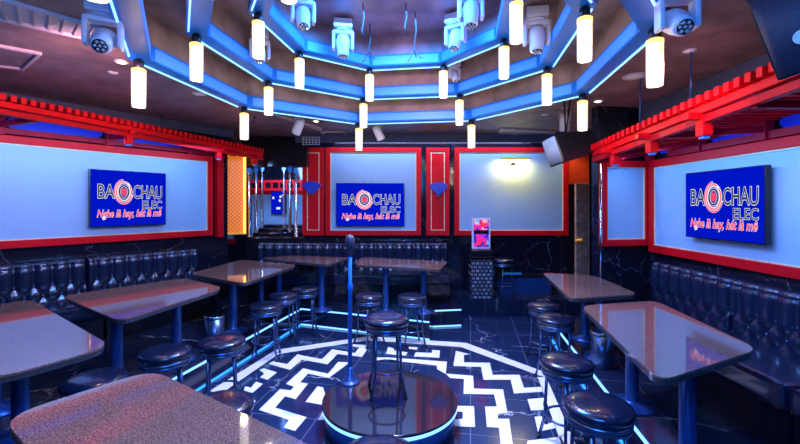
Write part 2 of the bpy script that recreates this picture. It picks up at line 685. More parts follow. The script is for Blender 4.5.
# ------------------------------------------------------------------ white key pattern let into the dance floor
INLAY = [
    [(210, 391), (276, 350), (278.5, 354), (219, 395)],
    [(276, 350), (368, 336.6), (368, 340.3), (278.5, 354)],
    [(368, 336.6), (466, 343), (461, 347), (368, 340.3)],
    [(466, 343), (544, 372), (544, 377.3), (461, 347)],
    [(544, 372), (576, 446), (562, 446), (538, 377.3), (544, 377.3)],
    [(273, 361.5), (287, 364.4), (297.5, 354.4), (305.6, 356.3), (322, 359.4), (332, 349.4), (355, 353.1), (359.4, 347.5), (352.5, 346.5), (353, 344.4), (367.5, 345), (367.5, 348.8), (362, 357), (337.5, 354), (327.5, 364.4), (302, 359.8), (290, 370), (268.8, 364)],
    [(352, 360), (347, 362.5), (338, 362), (328, 374), (303, 368.5), (286, 384), (294, 387), (290.6, 390.6), (280, 389.4), (259, 410), (289, 420), (284, 427.6), (295, 431), (306.5, 417.5), (275, 407.8), (285, 396.4), (295.6, 399.3), (308, 383.8), (300, 382.5), (308, 373.8), (328.8, 378), (345, 366)],
    [(317.5, 386.6), (323, 387.5), (329, 406), (305.4, 402)],
    [(323, 412), (329, 420), (318, 420)],
    [(259.4, 370), (263.8, 368.5), (276.9, 372.5), (267.5, 379.8), (260, 377.5), (264.4, 373.8)],
    [(245, 386.5), (251, 387.8), (256, 381.9), (262.9, 384), (252.5, 393), (243.8, 390.6)],
    [(241, 395.6), (255.8, 401), (247, 412), (236, 404)],
    [(408.8, 347), (417.5, 347.3), (417, 349.8), (408.8, 348.8)],
    [(388, 347), (393.8, 348.8), (394, 350.6), (407.5, 352.5), (406, 355.6), (386, 353.8)],
    [(415.6, 352.5), (431.9, 353), (431.9, 350), (440, 350.6), (439.4, 357.8), (413.8, 356.5)],
    [(375, 357.5), (390, 357.8), (413, 359.4), (447, 361.9), (445.6, 374), (437, 369), (437, 365.6), (410, 362.5), (390, 361), (375, 360.5)],
    [(455.8, 351), (470, 354.3), (464, 355), (464, 362.5), (490, 363), (492.5, 375), (519.5, 375), (524, 388), (542.8, 387), (543.5, 391.8), (514, 393.7), (510.5, 379.8), (483.5, 379.8), (481, 367), (453.5, 366)],
    [(446, 373.8), (473, 376), (473.8, 388.8), (503, 389.6), (507.4, 413), (497.8, 413.8), (497.8, 419), (509, 419), (513, 446), (501, 446), (499, 427.8), (487, 427), (485, 406.8), (497, 406.8), (494, 394.5), (463.6, 394), (464, 379), (450, 378)],
    [(452, 406), (474, 406.4), (475, 427), (446, 426), (452, 420), (462.8, 419), (462.8, 412), (452, 411)],
    [(527.5, 399.4), (544, 398), (543, 405), (545, 410), (531, 410.6)],
    [(534.5, 417), (541.5, 416.4), (545, 425), (556, 421.6), (556, 428), (538, 432)],
    [(527.5, 441), (561, 437), (567, 450), (526, 450)],
]
mb = MB()
for poly in INLAY:
    mb.prism([gp(x, y).xy for x, y in poly], 0.0005, 0.0025)
inl = mb.build('floor_inlay', 'white_inlay', floor)

# ------------------------------------------------------------------ LED lines on the steps


def led_line(pts, z, label, mat='led_line', r=0.012):
    mb = MB()
    for a, b in zip(pts, pts[1:]):
        mb.bar((a[0], a[1], z), (b[0], b[1], z), 0.016, 0.016)
    o = mb.build('led_strip', mat)
    return tag(o, label, 'light strip', 'blue light strips on the steps')


def offset_line(pts, d):
    """Shift a polyline sideways (towards the dance floor)."""
    out = []
    n = len(pts)
    for i in range(n):
        a = Vector(pts[max(i - 1, 0)])
        b = Vector(pts[min(i + 1, n - 1)])
        if 0 < i < n - 1:
            t1 = (Vector(pts[i]) - a).normalized()
            t2 = (b - Vector(pts[i])).normalized()
            n1 = Vector((t1.y, -t1.x))
            n2 = Vector((t2.y, -t2.x))
            m = (n1 + n2).normalized()
            k = d / max(0.4, m.dot(n1))
            out.append(Vector(pts[i]) + m * k)
        else:
            t = (b - a).normalized()
            out.append(Vector(pts[i]) + Vector((t.y, -t.x)) * d)
    return [(p.x, p.y) for p in out]


LA = offset_line(LEFT_EDGE[4:7], 0.010)
LBk = offset_line(LEFT_EDGE[6:8], 0.010)
LC = offset_line(LEFT_EDGE[8:10], 0.010)
led_line(LA, STEP - 0.012, 'glowing blue strip along the top edge of the left step')
led_line(LA, 0.014, 'glowing blue strip along the foot of the left step', 'led_blue')
led_line(LBk, STEP - 0.012, 'glowing blue strip along the top edge of the back step')
led_line(LBk, 0.014, 'glowing blue strip along the foot of the back step')
led_line(LC, STEP - 0.012, 'short blue strip on top edge of the projecting step beside the marble aisle')
led_line(LC, 0.014, 'short blue strip at the foot of the projecting step beside the marble aisle')
RA = offset_line(list(reversed(RIGHT_EDGE))[1:], -0.010)
led_line(RA, STEP - 0.012, 'glowing blue strip along the top edge of the right step')
led_line(RA, 0.014, 'faint blue strip along the foot of the right step', 'led_blue')

# ------------------------------------------------------------------ octagonal beam rings with pendants
RN = ['outer', 'middle', 'inner']
CORN = ['near left', 'side left', 'far left', 'back left', 'back right', 'far right', 'side right', 'near right']
CORN = {0: 'left front', 1: 'left side', 2: 'back left', 3: 'back centre left', 4: 'back centre right', 5: 'back right'}


def beam_ring(i):
    rad, z = RINGS[i]
    t = thing('ceiling_light_ring', {0: 'outermost and lowest blue-lit octagonal beam ring on the ceiling',
                                     1: 'middle blue-lit octagonal beam ring between the outer and inner rings',
                                     2: 'innermost and highest blue-lit octagonal beam ring of the ceiling'}[i],
              'ceiling light', (CC.x, CC.y, z), 0, 'nested octagonal light rings')
    for k in range(8):
        ro, ri = rad + BW * 0.35, rad - BW * 0.65
        a, b, c, d = octo(ro, k), octo(ro, k + 1), octo(ri, k + 1), octo(ri, k)
        mb = MB()
        mb.extrude([(a.x, a.y, z), (b.x, b.y, z), (c.x, c.y, z), (d.x, d.y, z)], (0, 0, BH))
        bo = mb.build('beam', 'beam_paint', t, world=True)
        # inner face glowing in place of LED light on it, and the bright line on the lower outer edge
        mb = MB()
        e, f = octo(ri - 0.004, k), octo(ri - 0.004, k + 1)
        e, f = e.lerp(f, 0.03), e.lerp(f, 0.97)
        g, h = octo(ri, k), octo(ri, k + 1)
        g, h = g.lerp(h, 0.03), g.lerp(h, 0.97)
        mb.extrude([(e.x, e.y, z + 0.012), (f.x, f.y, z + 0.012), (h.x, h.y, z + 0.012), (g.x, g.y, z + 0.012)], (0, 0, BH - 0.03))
        mb.build('glow_face', 'glow_blue', bo, world=True)
        mb = MB()
        p, q = octo(ro - 0.02, k), octo(ro - 0.02, k + 1)
        p, q = p.lerp(q, 0.04), p.lerp(q, 0.96)
        mb.bar((p.x, p.y, z - 0.005), (q.x, q.y, z - 0.005), 0.011, 0.010)
        mb.build('led_line', 'led_white', bo, world=True)
    return t


for i in range(3):
    beam_ring(i)


def make_pendant():
    t = thing('pendant_lamp', 'x', 'pendant lamp')
    mb = MB()
    mb.lathe([(0.030, 0.0), (0.034, 0.01), (0.034, 0.055), (0.022, 0.06), (0.022, 0.075)], 20)
    mb.build('cap', 'black_metal', t)
    L, r = 0.275, 0.044
    mb = MB()
    mb.lathe([(r, -L + 0.085), (r, -0.012), (r * 0.8, 0.0)], 36, flute=0.03)
    mb.build('glass_tube', 'pendant_glow', t)
    mb = MB()
    mb.lathe([(r, -L + 0.02), (r, -L + 0.085)], 36, flute=0.03)
    mb.build('clear_end', 'pendant_end', t)
    mb = MB()
    mb.lathe([(r * 0.55, -L - 0.002), (r * 0.98, -L - 0.002), (r * 1.0, -L + 0.022), (r * 0.55, -L + 0.022)], 28)
    mb.build('end_rim', 'pendant_end', t)
    mb = MB()
    mb.lathe([(r * 1.06, -0.030), (r * 1.06, -0.006), (r * 0.7, 0.002)], 28)
    mb.build('glow_collar', 'pendant_hot', t)
    l = light('POINT', 'pendant_bulb', (0, 0, -L - 0.06), 3.2, WARM, shadow_soft_size=0.03)
    l.parent = t
    return t


CORNER_TXT = ['right of the back right one', '', '', '', '', '', '', '']
POS = ['near left corner', 'left corner', 'back left corner', 'rear corner left of centre', 'rear corner right of centre', 'back right corner', 'right corner', 'near right corner']
pend = make_pendant()
first = True
for i, (rad, z) in enumerate(RINGS):
    for k in range(8):
        p = octo(rad - BW * 0.15, k)
        o = pend if first else copy_tree(pend)
        first = False
        o.location = (p.x, p.y, z - 0.068)
        tag(o, f'glowing warm cylinder pendant on the {RN[i]} octagon ring, {POS[k % 8]}', 'pendant lamp', 'warm cylinder pendants on the octagon rings')
        bpy.context.view_layer.update()

# ------------------------------------------------------------------ wall panels


def framed_panel(fr, u0, u1, z0, z1, fw, label, group, v=0.0, bottom=None):
    """Pale panel in a red frame: u0..u1, z0..z1 are the OUTER edges of the frame."""
    uc, zc = (u0 + u1) / 2, (z0 + z1) / 2
    t = thing('framed_wall_panel', label, 'wall panel', fr.w(uc, v, z0), fr.a, group)
    w, h = u1 - u0, z1 - z0
    mb = MB()
    mb.box((0, -0.020, h / 2), (w - 2 * fw + 0.01, 0.036, h - 2 * fw + 0.01))
    mb.build('panel', 'pale_panel', t)
    for nm, c, s in (('bottom_rail', (0, -0.034, fw / 2), (w, 0.066, fw)), ('top_rail', (0, -0.034, h - fw / 2), (w, 0.066, fw))):
        mb = MB()
        mb.box(c, s, bev=0.006)
        mb.build(nm, 'red_paint', t)
    for sx in (-1, 1):
        mb = MB()
        mb.box((sx * (w / 2 - fw / 2), -0.034, h / 2), (fw, 0.064, h - 2 * fw), bev=0.006)
        mb.build('stile', 'red_paint', t)
    g = 0.012
    mb = MB()
    iw, ih = w - 2 * fw, h - 2 * fw
    mb.box((0, -0.044, fw + g / 2), (iw, 0.014, g))
    mb.box((0, -0.044, h - fw - g / 2), (iw, 0.014, g))
    for sx in (-1, 1):
        mb.box((sx * (iw / 2 - g / 2), -0.044, h / 2), (g, 0.014, ih - 2 * g))
    mb.build('molding', 'cream_trim', t)
    return t


GP = 'pale wall panels in red frames'
framed_panel(WL, -5.6, 0.02, 1.28, 2.50, 0.085, 'very long pale blue panel in red frame behind the left television', GP)
u0, _ = WB.hit(326, 200)
u1, _ = WB.hit(421, 200)
ZB0, ZB1 = 1.22, 2.75
framed_panel(WB, u0, u1, ZB0, ZB1, 0.085, 'pale panel in red frame behind the back wall television', GP)
u2, _ = WB.hit(454, 200)
u3, _ = WB.hit(567, 200)
framed_panel(WB, u2, u3, ZB0, ZB1, 0.085, 'pale panel in red frame under the warm picture light', GP)
framed_panel(WRET, 0.0, 0.655, 1.27, 2.27, 0.075, 'narrow pale panel in red frame on the short wall by the doorway', GP)
framed_panel(WR, 0.09, 6.4, 1.20, 2.27, 0.085, 'long pale panel in red frame behind the right television', GP)


def red_panel(fr, x0, x1, label, fan=True):
    a, _ = fr.hit(x0, 200)
    b, _ = fr.hit(x1, 200)
    w = b - a
    h = ZB1 - ZB0
    t = thing('red_wall_panel', label, 'wall panel', fr.w((a + b) / 2, 0, ZB0), fr.a, 'narrow red panels on the back wall')
    mb = MB()
    mb.box((0, -0.02, h / 2), (w, 0.036, h))
    mb.build('board', 'red_paint', t)
    mb = MB()
    fw = 0.075
    for sx in (-1, 1):
        mb.box((sx * (w / 2 - fw / 2), -0.046, h / 2), (fw, 0.02, h), bev=0.004)
    mb.box((0, -0.046, fw / 2), (w - 2 * fw, 0.02, fw), bev=0.004)
    mb.box((0, -0.046, h - fw / 2), (w - 2 * fw, 0.02, fw), bev=0.004)
    mb.build('frame', 'red_paint', t)
    mb = MB()
    for sx in (-1, 1):
        mb.box((sx * (w / 2 - fw - 0.012), -0.046, h / 2), (0.014, 0.012, h - 2 * fw - 0.04))
    mb.box((0, -0.044, h - fw - 0.02), (w - 2 * fw, 0.010, 0.012))
    mb.box((0, -0.044, fw + 0.02), (w - 2 * fw, 0.010, 0.012))
    mb.build('molding', 'cream_trim', t)
    return t


def sconce(px, py, label):
    u, z = WB.hit(px, py)
    t = thing('wall_sconce', label, 'wall lamp', WB.w(u, -0.04, z), 0, 'blue fan shaped wall sconces')
    mb = MB()
    n = 14
    r0 = 0.19
    pts = [(0.03, 0, -0.13), (-0.03, 0, -0.13)]
    for k in range(n + 1):
        a = R(150 - 120 * k / n)
        pts.append((r0 * 1.0 * math.cos(a), 0, -0.06 + r0 * 0.72 * math.sin(a)))
    mb.extrude([(p[0], -0.10 + 0.0, p[2]) for p in pts], (0, 0.085, 0))
    mb.build('fan_shade', 'sconce_blue', t)
    mb = MB()
    mb.box((0, -0.06, -0.15), (0.06, 0.08, 0.035), bev=0.008)
    mb.build('holder', 'chrome', t)


red_panel(WB, 303, 324.5, 'red panel with gold molding between the mirror alcove and back television panel')
red_panel(WB, 426, 449, 'red panel between the two pale back wall panels')
sconce(313, 186, 'blue fan sconce on the red panel beside the mirror alcove')
sconce(438, 187, 'blue fan sconce on the red panel between the two pale panels')

# orange-red board, door post in the passage
mb = MB()
mb.box((3.13, YB + 0.02, 2.42), (0.36, 0.06, 0.62), bev=0.01)
mb.build('tmp', 'orange_red')
o = bpy.data.objects['tmp']
o.name = 'header_board'
tag(o, 'orange-red board over the dark passage next to the back wall', 'board')
t = thing('door', 'half open brown wooden door standing in the dark passage', 'door', (3.06, 6.72, STEP))
mb = MB()
mb.box((0, 0, 0.93), (0.26, 0.05, 1.86), rotz=R(12), bev=0.01)
mb.build('door_leaf', 'brown_wood', t)
mb = MB()
mb.tube([(-0.05, -0.06, 0.92), (-0.08, -0.13, 0.92), (-0.17, -0.13, 0.92)], 0.016)
mb.lathe([(0.03, 0.90), (0.035, 0.92), (0.03, 0.94)], 12, c=(-0.05, -0.05, 0))
mb.build('door_handle', 'gold_metal', t)
mb = MB()
mb.tube([(2.40, 4.60, STEP), (2.40, 4.60, 2.3)], 0.014)
mb.xf(Matrix.Translation((-0.09, 0.0, 0)))
o = mb.build('corner_post', 'chrome')
tag(o, 'thin chrome post on the corner beside the passage', 'post')

# ------------------------------------------------------------------ televisions


def text_mesh(s, size, shear=0.0, offset=0.0, ext=0.0):
    cu = bpy.data.curves.new('t', 'FONT')
    cu.body = s
    cu.size = size
    cu.shear = shear
    cu.offset = offset
    cu.extrude = ext
    cu.resolution_u = 4
    o = bpy.data.objects.new('t', cu)
    COL.objects.link(o)
    dg = bpy.context.evaluated_depsgraph_get()
    me = bpy.data.meshes.new_from_object(o.evaluated_get(dg))
    bpy.data.objects.remove(o)
    bpy.data.curves.remove(cu)
    xs = [v.co.x for v in me.vertices]
    ys = [v.co.y for v in me.vertices]
    return me, (min(xs), max(xs), min(ys), max(ys))


def letters(name, s, box, y, mat, parent, shear=0.0, offset=0.0):
    """Lettering fitted to box (x0, z0, x1, z1) in the parent's local xz plane."""
    me0, (a, b, c, d) = text_mesh(s, 1.0, shear, 0.0, 0.0)
    bpy.data.meshes.remove(me0)
    me = text_mesh(s, 1.0, shear, offset, 0.0)[0]
    x0, z0, x1, z1 = box
    sx, sz = (x1 - x0) / (b - a), (z1 - z0) / (d - c)
    for v in me.vertices:
        x, yy = v.co.x, v.co.y
        v.co = (x0 + (x - a) * sx, y, z0 + (yy - c) * sz)
    me.materials.clear()
    me.materials.append(MATS[mat])
    for p in me.polygons:
        p.material_index = 0
    o = bpy.data.objects.new(name, me)
    COL.objects.link(o)
    o.parent = parent
    return o


def arc_ring(mb, cx, cz, rx, rz, w, a0, a1, y, n=36):
    """A flat ring segment in the xz plane (elliptical)."""
    pts = []
    for k in range(n + 1):
        a = R(a0 + (a1 - a0) * k / n)
        pts.append((math.cos(a), math.sin(a)))
    for (c0, s0), (c1, s1) in zip(pts, pts[1:]):
        q = w / 2
        mb._add([(cx + c0 * (rx - q), y, cz + s0 * (rz - q)), (cx + c0 * (rx + q), y, cz + s0 * (rz + q)),
                 (cx + c1 * (rx + q), y, cz + s1 * (rz + q)), (cx + c1 * (rx - q), y, cz + s1 * (rz - q))], [(0, 1, 2, 3)])


def disc(mb, cx, cz, rx, rz, y, n=28):
    mb._add([(cx + rx * math.cos(2 * PI * k / n), y, cz + rz * math.sin(2 * PI * k / n)) for k in range(n)], [tuple(range(n))])


def television(fr, u0, u1, z0, z1, label, v=-0.125, logo=True):
    w, h = u1 - u0, z1 - z0
    t = thing('television', label, 'television', fr.w((u0 + u1) / 2, v, z0), fr.a, 'wall televisions')
    mb = MB()
    mb.box((0, 0.025, h / 2), (w, 0.05, h), bev=0.006)
    mb.build('casing', 'black_gloss', t)
    mb = MB()
    mb.box((0, 0.058, h / 2), (w * 0.4, 0.03, h * 0.4))
    mb.build('wall_bracket', 'black_metal', t)
    mb = MB()
    mb.box((0, -0.001, h / 2), (w - 0.022, 0.004, h - 0.022))
    sc = mb.build('screen', 'screen_blue', t)
    X = lambda f: -w / 2 + f * w
    Z = lambda f: h - f * h
    y = -0.0045
    if logo:
        for nm, s, bx in (('title_lettering', 'BA', (0.095, 0.50, 0.295, 0.265)), ('title_lettering', 'CHAU', (0.54, 0.50, 0.935, 0.265)), ('title_lettering', 'ELEC', (0.66, 0.69, 0.935, 0.545))):
            box = (X(bx[0]), Z(bx[1]), X(bx[2]), Z(bx[3]))
            letters('lettering_outline', s, box, y - 0.0005, 'screen_white', sc, offset=0.030)
            letters(nm, s, box, y - 0.0015, 'screen_black', sc, offset=0.004)
        cx, cz = X(0.415), Z(0.385)
        rx, rz = w * 0.118, h * 0.215
        m1, m2, m3 = MB(), MB(), MB()
        arc_ring(m2, cx, cz, rx * 1.0, rz * 1.0, 0.020 * w, 95, 345, y - 0.0003)
        arc_ring(m2, cx, cz, rx * 0.78, rz * 0.8, 0.034 * w, 0, 360, y - 0.0003)
        arc_ring(m1, cx, cz, rx * 1.0, rz * 1.0, 0.014 * w, 98, 340, y - 0.0008)
        arc_ring(m1, cx, cz, rx * 0.80, rz * 0.82, 0.014 * w, 60, 400, y - 0.0008)
        arc_ring(m2, cx, cz, rx * 0.50, rz * 0.52, 0.034 * w, 0, 360, y - 0.0012)
        arc_ring(m3, cx, cz, rx * 0.50, rz * 0.52, 0.022 * w, 0, 360, y - 0.0018)
        disc(m1, cx, cz, rx * 0.30, rz * 0.30, y - 0.002)
        m2.build('emblem_outline', 'screen_white', sc)
        m1.build('emblem', 'screen_red', sc)
        m3.build('emblem_ring', 'screen_black', sc)
        box = (X(0.085), Z(0.875), X(0.925), Z(0.705))
        letters('slogan_outline', 'Nghe là hay, hát là mê', box, y - 0.0005, 'screen_white', sc, shear=0.3, offset=0.035)
        letters('slogan', 'Nghe là hay, hát là mê', box, y - 0.0015, 'screen_red', sc, shear=0.3, offset=0.012)
    else:
        mb = MB()
        for fx, fz in ((0.15, 0.30), (0.62, 0.25), (0.78, 0.20), (0.58, 0.42), (0.42, 0.75), (0.55, 0.75)):
            mb.box((X(fx), y, Z(fz)), (w * 0.12, 0.002, h * 0.1))
        mb.build('screen_tiles', 'screen_white', sc)
    return t


a, b = WL.hit(89.5, 197, -0.125), WL.hit(166, 197, -0.125)
zt = (WL.hit(89.5, 167, -0.125)[1] + WL.hit(166, 174, -0.125)[1]) / 2
zb = (WL.hit(89.5, 227, -0.125)[1] + WL.hit(166, 225, -0.125)[1]) / 2
television(WL, a[0], b[0], zb, zt, 'television with blue logo screen on the long panel above the tufted sofas at left')
a, b = WB.hit(336, 183, -0.125), WB.hit(404.5, 226, -0.125)
television(WB, a[0], b[0], b[1], a[1], 'television with blue logo screen on the back wall behind the microphone')
a, b = WR.hit(685.5, 200, -0.125), WR.hit(765.5, 200, -0.125)
zt = (WR.hit(685.5, 173, -0.125)[1] + WR.hit(765.5, 165, -0.125)[1]) / 2
zb = (WR.hit(685.5, 237, -0.125)[1] + WR.hit(765.5, 245, -0.125)[1]) / 2
television(WR, a[0], b[0], zb, zt, 'television with blue logo screen below the canopy at right')

# ------------------------------------------------------------------ mirror alcove between left wall and back wall
AX0, AX1 = (247 - CX) / F * 6.75, -1.62
mb = MB()
mb.box(((AX0 + AX1) / 2 - 0.2, 8.45, H / 2), (AX1 - AX0 + 1.8, 0.1, H))
structure('wall_alcove', mb, 'wall_marble')
mb = MB()
mb.box((AX1 + 0.03, 7.8, H / 2), (0.08, 1.3, H))
structure('wall_alcove_side', mb, 'wall_marble')
mb = MB()
mb.extrude([WL.w(0.30, 0.05, 0), (-3.3, 8.4, 0), (-3.3, 8.4, H), WL.w(0.30, 0.05, H)], (-0.1, 0, 0))
structure('wall_alcove_far', mb, 'wall_marble')
mb = MB()
mb.box(((AX0 + AX1) / 2 - 0.03, 6.94, 2.66), (AX1 - AX0 + 0.15, 0.3, 0.50))
structure('trim_4', mb, 'black_gloss')
t = thing('framed_wall_panel', 'pale panel in red frame seen deep inside the mirror alcove', 'wall panel', (-2.35, 8.39, 1.0), 0, GP)
area('alcove_fill', (-2.2, 7.3, 2.5), (-2.3, 8.4, 1.6), 26, (0.25, 0.45, 1.0), 0.4)  # added fill lamp, brightens the back of the alcove
mb = MB()
mb.box((0, -0.02, 0.50), (1.5, 0.03, 1.0))
mb.build('panel', 'pale_panel', t)
for z in (1.02, 0.0):
    mb = MB()
    mb.box((0, -0.03, z), (1.6, 0.06, 0.10), bev=0.005)
    mb.build('rail', 'red_paint', t)
AF = Frame((0, 8.36, 0), 0)
a, b = AF.hit(272, 191), AF.hit(287, 214)
television(AF, a[0], b[0], b[1], a[1], 'small blue screen with white tiles inside the mirror alcove', v=-0.06, logo=False)
mb = MB()
mb.box((-2.4, 7.95, 2.06), (1.3, 0.05, 0.05))
mb.box((-2.4, 7.95, 2.22), (1.3, 0.05, 0.05))
for k in range(9):
    mb.box((-2.98 + k * 0.145, 7.95, 2.14), (0.03, 0.04, 0.12))
o = mb.build('red_lattice_rail', 'red_slat')
tag(o, 'red lattice rail crossing the top of the mirror alcove', 'rail')
# stepped dark ledges leading back
for k in range(4):
    y0 = 6.80 + 0.36 * k
    w = 0.98 - 0.05 * k
    mb = MB()
    mb.box(((AX0 + AX1) / 2 - 0.02 - 0.06 * k, y0 + 0.18, (1.20 + 0.055 * k) / 2 + 0.125), (w, 0.35, 1.20 + 0.055 * k - 0.25), bev=0.02)
    o = mb.build('alcove_ledge', 'black_gloss')
    tag(o, f"glossy black ledge in the mirror alcove, {['front and lowest', 'second', 'third', 'rear and highest'][k]} of the four", 'ledge', 'stepped ledges in the mirror alcove')
NP = 0
for side, xs in (('left', ((249, 6.80), (256, 7.15), (262, 7.5))), ('right', ((296, 6.80), (290, 7.15), (284, 7.5)))):
    for j, (px, Y) in enumerate(xs):
        x = (px - CX) / F * Y
        t = thing('chrome_post', f"chrome post in the mirror alcove, {['front', 'middle', 'rear'][j]} one on its {side} side", 'post', (x, Y, 1.2 + 0.055 * j), 0, 'chrome posts in the mirror alcove')
        mb = MB()
        mb.lathe([(0.04, 0.0), (0.04, 0.02), (0.026, 0.03), (0.026, 1.08), (0.03, 1.10)], 16)
        mb.build('shaft', 'chrome', t)
        mb = MB()
        mb.lathe([(0.025, 1.08), (0.036, 1.10), (0.036, 1.16), (0.025, 1.18)], 16)
        mb.build('lamp_head', 'glow_blue', t)
# amber lattice screen
xa, xb = (224.5 - CX) / F * 6.5, (246 - CX) / F * 6.6
t = thing('lattice_screen', 'amber lit lattice screen between the left panel and the mirror alcove', 'screen', (xa, 6.5, 1.27), math.atan2(0.1, xb - xa))
w = math.hypot(xb - xa, 0.1)
h = 1.32
mb = MB()
mb.box((w / 2, 0.03, h / 2), (w, 0.02, h))
mb.build('light_panel', 'amber_screen', t)
mb = MB()
for k in range(-14, 30):
    for s in (1, -1):
        x0, x1 = 0.0, w
        a0 = k * 0.062
        a1 = a0 + s * w
        lo, hi = 0.02, h - 0.02
        if max(a0, a1) <= lo or min(a0, a1) >= hi:
            continue
        f0 = min(1, max(0, ((lo if a0 < lo else hi if a0 > hi else a0) - a0) / (a1 - a0)))
        f1 = min(1, max(0, ((lo if a1 < lo else hi if a1 > hi else a1) - a0) / (a1 - a0)))
        x0, x1, a0, a1 = w * f0, w * f1, a0 + (a1 - a0) * f0, a0 + (a1 - a0) * f1
        if f1 - f0 < 0.05:
            continue
        mb.bar((x0, 0.006, a0), (x1, 0.006, a1), 0.012, 0.012, up=(0, 1, 0))
mb.build('lattice', 'orange_red', t)
mb = MB()
for c, s in (((0.012, 0, h / 2), (0.024, 0.05, h)), ((w / 2, 0, 0.012), (w, 0.05, 0.024)), ((w / 2, 0, h - 0.012), (w, 0.05, 0.024))):
    mb.box(c, s)
mb.build('frame', 'gold_metal', t)
mb = MB()
mb.box((w - 0.02, -0.01, h / 2), (0.03, 0.03, h - 0.03))
mb.build('light_strip', 'gold_led', t)
# red corner post left of the lattice
mb = MB()
p = WL.w(0.12, -0.06, 0)
mb.box((p.x, p.y, 1.25 + 0.72), (0.10, 0.10, 1.44), rotz=ANG_L, bev=0.008)
o = mb.build('corner_post', 'red_paint')
tag(o, 'red post at the far end of the long left panel', 'post')

# ------------------------------------------------------------------ red slatted canopies


def canopy(label, n, f, wall, wz, nslat, posts, z_bar, z_tr0, z_tr1, joints, rods):
    """n, f: near and far ends (world) of the front edge; wall: the wall frame it leans on."""
    n, f = Vector(n), Vector(f)
    d = (f - n)
    t = thing('slatted_canopy', label, 'canopy', ((n + f) / 2).to_tuple(), 0, 'red slatted canopies')
    inn = wall.y
    # slats
    for k in range(nslat):
        q = n.lerp(f, (k + 0.5) / nslat)
        dist = -(q - wall.o).dot(inn)
        dist = max(0.12, dist - 0.03)
        mb = MB()
        mb.bar(q + Vector((0, 0, 0.0)), q + inn * dist, 0.042, 0.06, bev=0.004)
        mb.build('slat', 'red_slat', t, world=True)
    # long beams under the slats
    for off, dz, hh, m in ((0.07, -0.06, 0.055, 'red_slat'), (0.10, -0.125, 0.05, 'red_paint')):
        mb = MB()
        mb.bar(n + inn * off + Vector((0, 0, dz)), f + inn * min(off, 0.06) + Vector((0, 0, dz)), 0.05, hh, bev=0.004)
        mb.build('long_beam', m, t, world=True)
    # wall side: lower bar, blue transoms, upper bar, posts and struts
    u0, u1 = (n - wall.o).dot(wall.x) - 0.0, (f - wall.o).dot(wall.x)
    u0, u1 = min(u0, u1), max(u0, u1)
    u1 = min(u1, posts[1])
    u0 = max(u0, posts[0])
    mb = MB()
    mb.bar(wall.w(u0, -0.05, z_bar), wall.w(u1, -0.05, z_bar), 0.08, 0.06)
    mb.build('wall_beam', 'red_dark', t, world=True)
    mb = MB()
    mb.bar(wall.w(u0, -0.05, z_tr1 + 0.02), wall.w(u1, -0.05, z_tr1 + 0.02), 0.08, 0.05)
    mb.build('wall_beam', 'red_dark', t, world=True)
    ps = posts[2]
    for a, b in zip(ps, ps[1:]):
        c = 0.05
        a2, b2 = a + 0.05, b - 0.05
        pts = [(a2 + c, z_tr0), (b2 - c, z_tr0), (b2, z_tr0 + c), (b2, z_tr1 - c), (b2 - c, z_tr1), (a2 + c, z_tr1), (a2, z_tr1 - c), (a2, z_tr0 + c)]
        mb = MB()
        mb.extrude([wall.w(u, -0.012, z) for u, z in pts], inn * 0.010)
        mb.build('transom_panel', 'transom_blue', t, world=True)
    for u in ps:
        mb = MB()
        mb.bar(wall.w(u, -0.075, wz), wall.w(u, -0.075, z_tr1 + 0.03), 0.075, 0.075, up=wall.y, bev=0.005)
        mb.build('wall_post', 'red_dark', t, world=True)
        # strut from the post up to the front beam
        wp = wall.w(u, -0.10, z_tr0 + 0.02)
        s = min(1, max(0, ((wp - n).xy.dot(d.xy)) / d.xy.length_squared))
        fp = n.lerp(f, s) + inn * 0.09 + Vector((0, 0, -0.14))
        mb = MB()
        mb.bar(wp, fp, 0.04, 0.05)
        mb.build('strut', 'red_dark', t, world=True)
    for s in joints:
        q = n.lerp(f, s) + inn * 0.09
        mb = MB()
        mb.box(q + Vector((0, 0, -0.12)), (0.075, 0.075, 0.24), rotz=wall.a, bev=0.008)
        mb.box(q + Vector((0, 0, -0.10)) - inn * 0.06, (0.05, 0.14, 0.05), rotz=wall.a, bev=0.006)
        jo = mb.build('beam_joint', 'red_slat', t, world=True)
        mb = MB()
        mb.box(q + Vector((0, 0, -0.245)), (0.045, 0.045, 0.02), rotz=wall.a)
        mb.build('joint_cap', 'glow_blue', jo, world=True)
    for s in rods:
        q = n.lerp(f, s) + inn * 0.15 + Vector((0, 0, 0.03))
        mb = MB()
        mb.tube([q, (q.x, q.y, Z0 - 0.001)], 0.007, 8)
        mb.build('hanger_rod', 'blue_steel', t, world=True)
    return t


cn, cf = Vector((-3.62, 3.66, 2.74)), Vector((-2.24, 6.62, 2.645))
ext = (cn - cf).normalized()
canopy('red slatted canopy over the long panel and sofas at left', cn + ext * 1.0, cf, WL, 2.50, 58, (-4.0, 0.2, [-3.3, -2.35, -1.36, -0.35, 0.14]),
       2.545, 2.58, 2.70, (0.02, 0.50, 0.80, 0.965), (0.34, 0.60, 0.82))
canopy('red slatted canopy over the television and sofas at right', (2.05, 1.7, 2.55), (2.05, 4.35, 2.365), WR, 2.27, 34, (0.05, 3.4, [0.14, 0.92, 1.62, 2.4]),
       2.305, 2.335, 2.46, (0.42, 0.64, 0.86), (0.50, 0.74))

# ------------------------------------------------------------------ tables


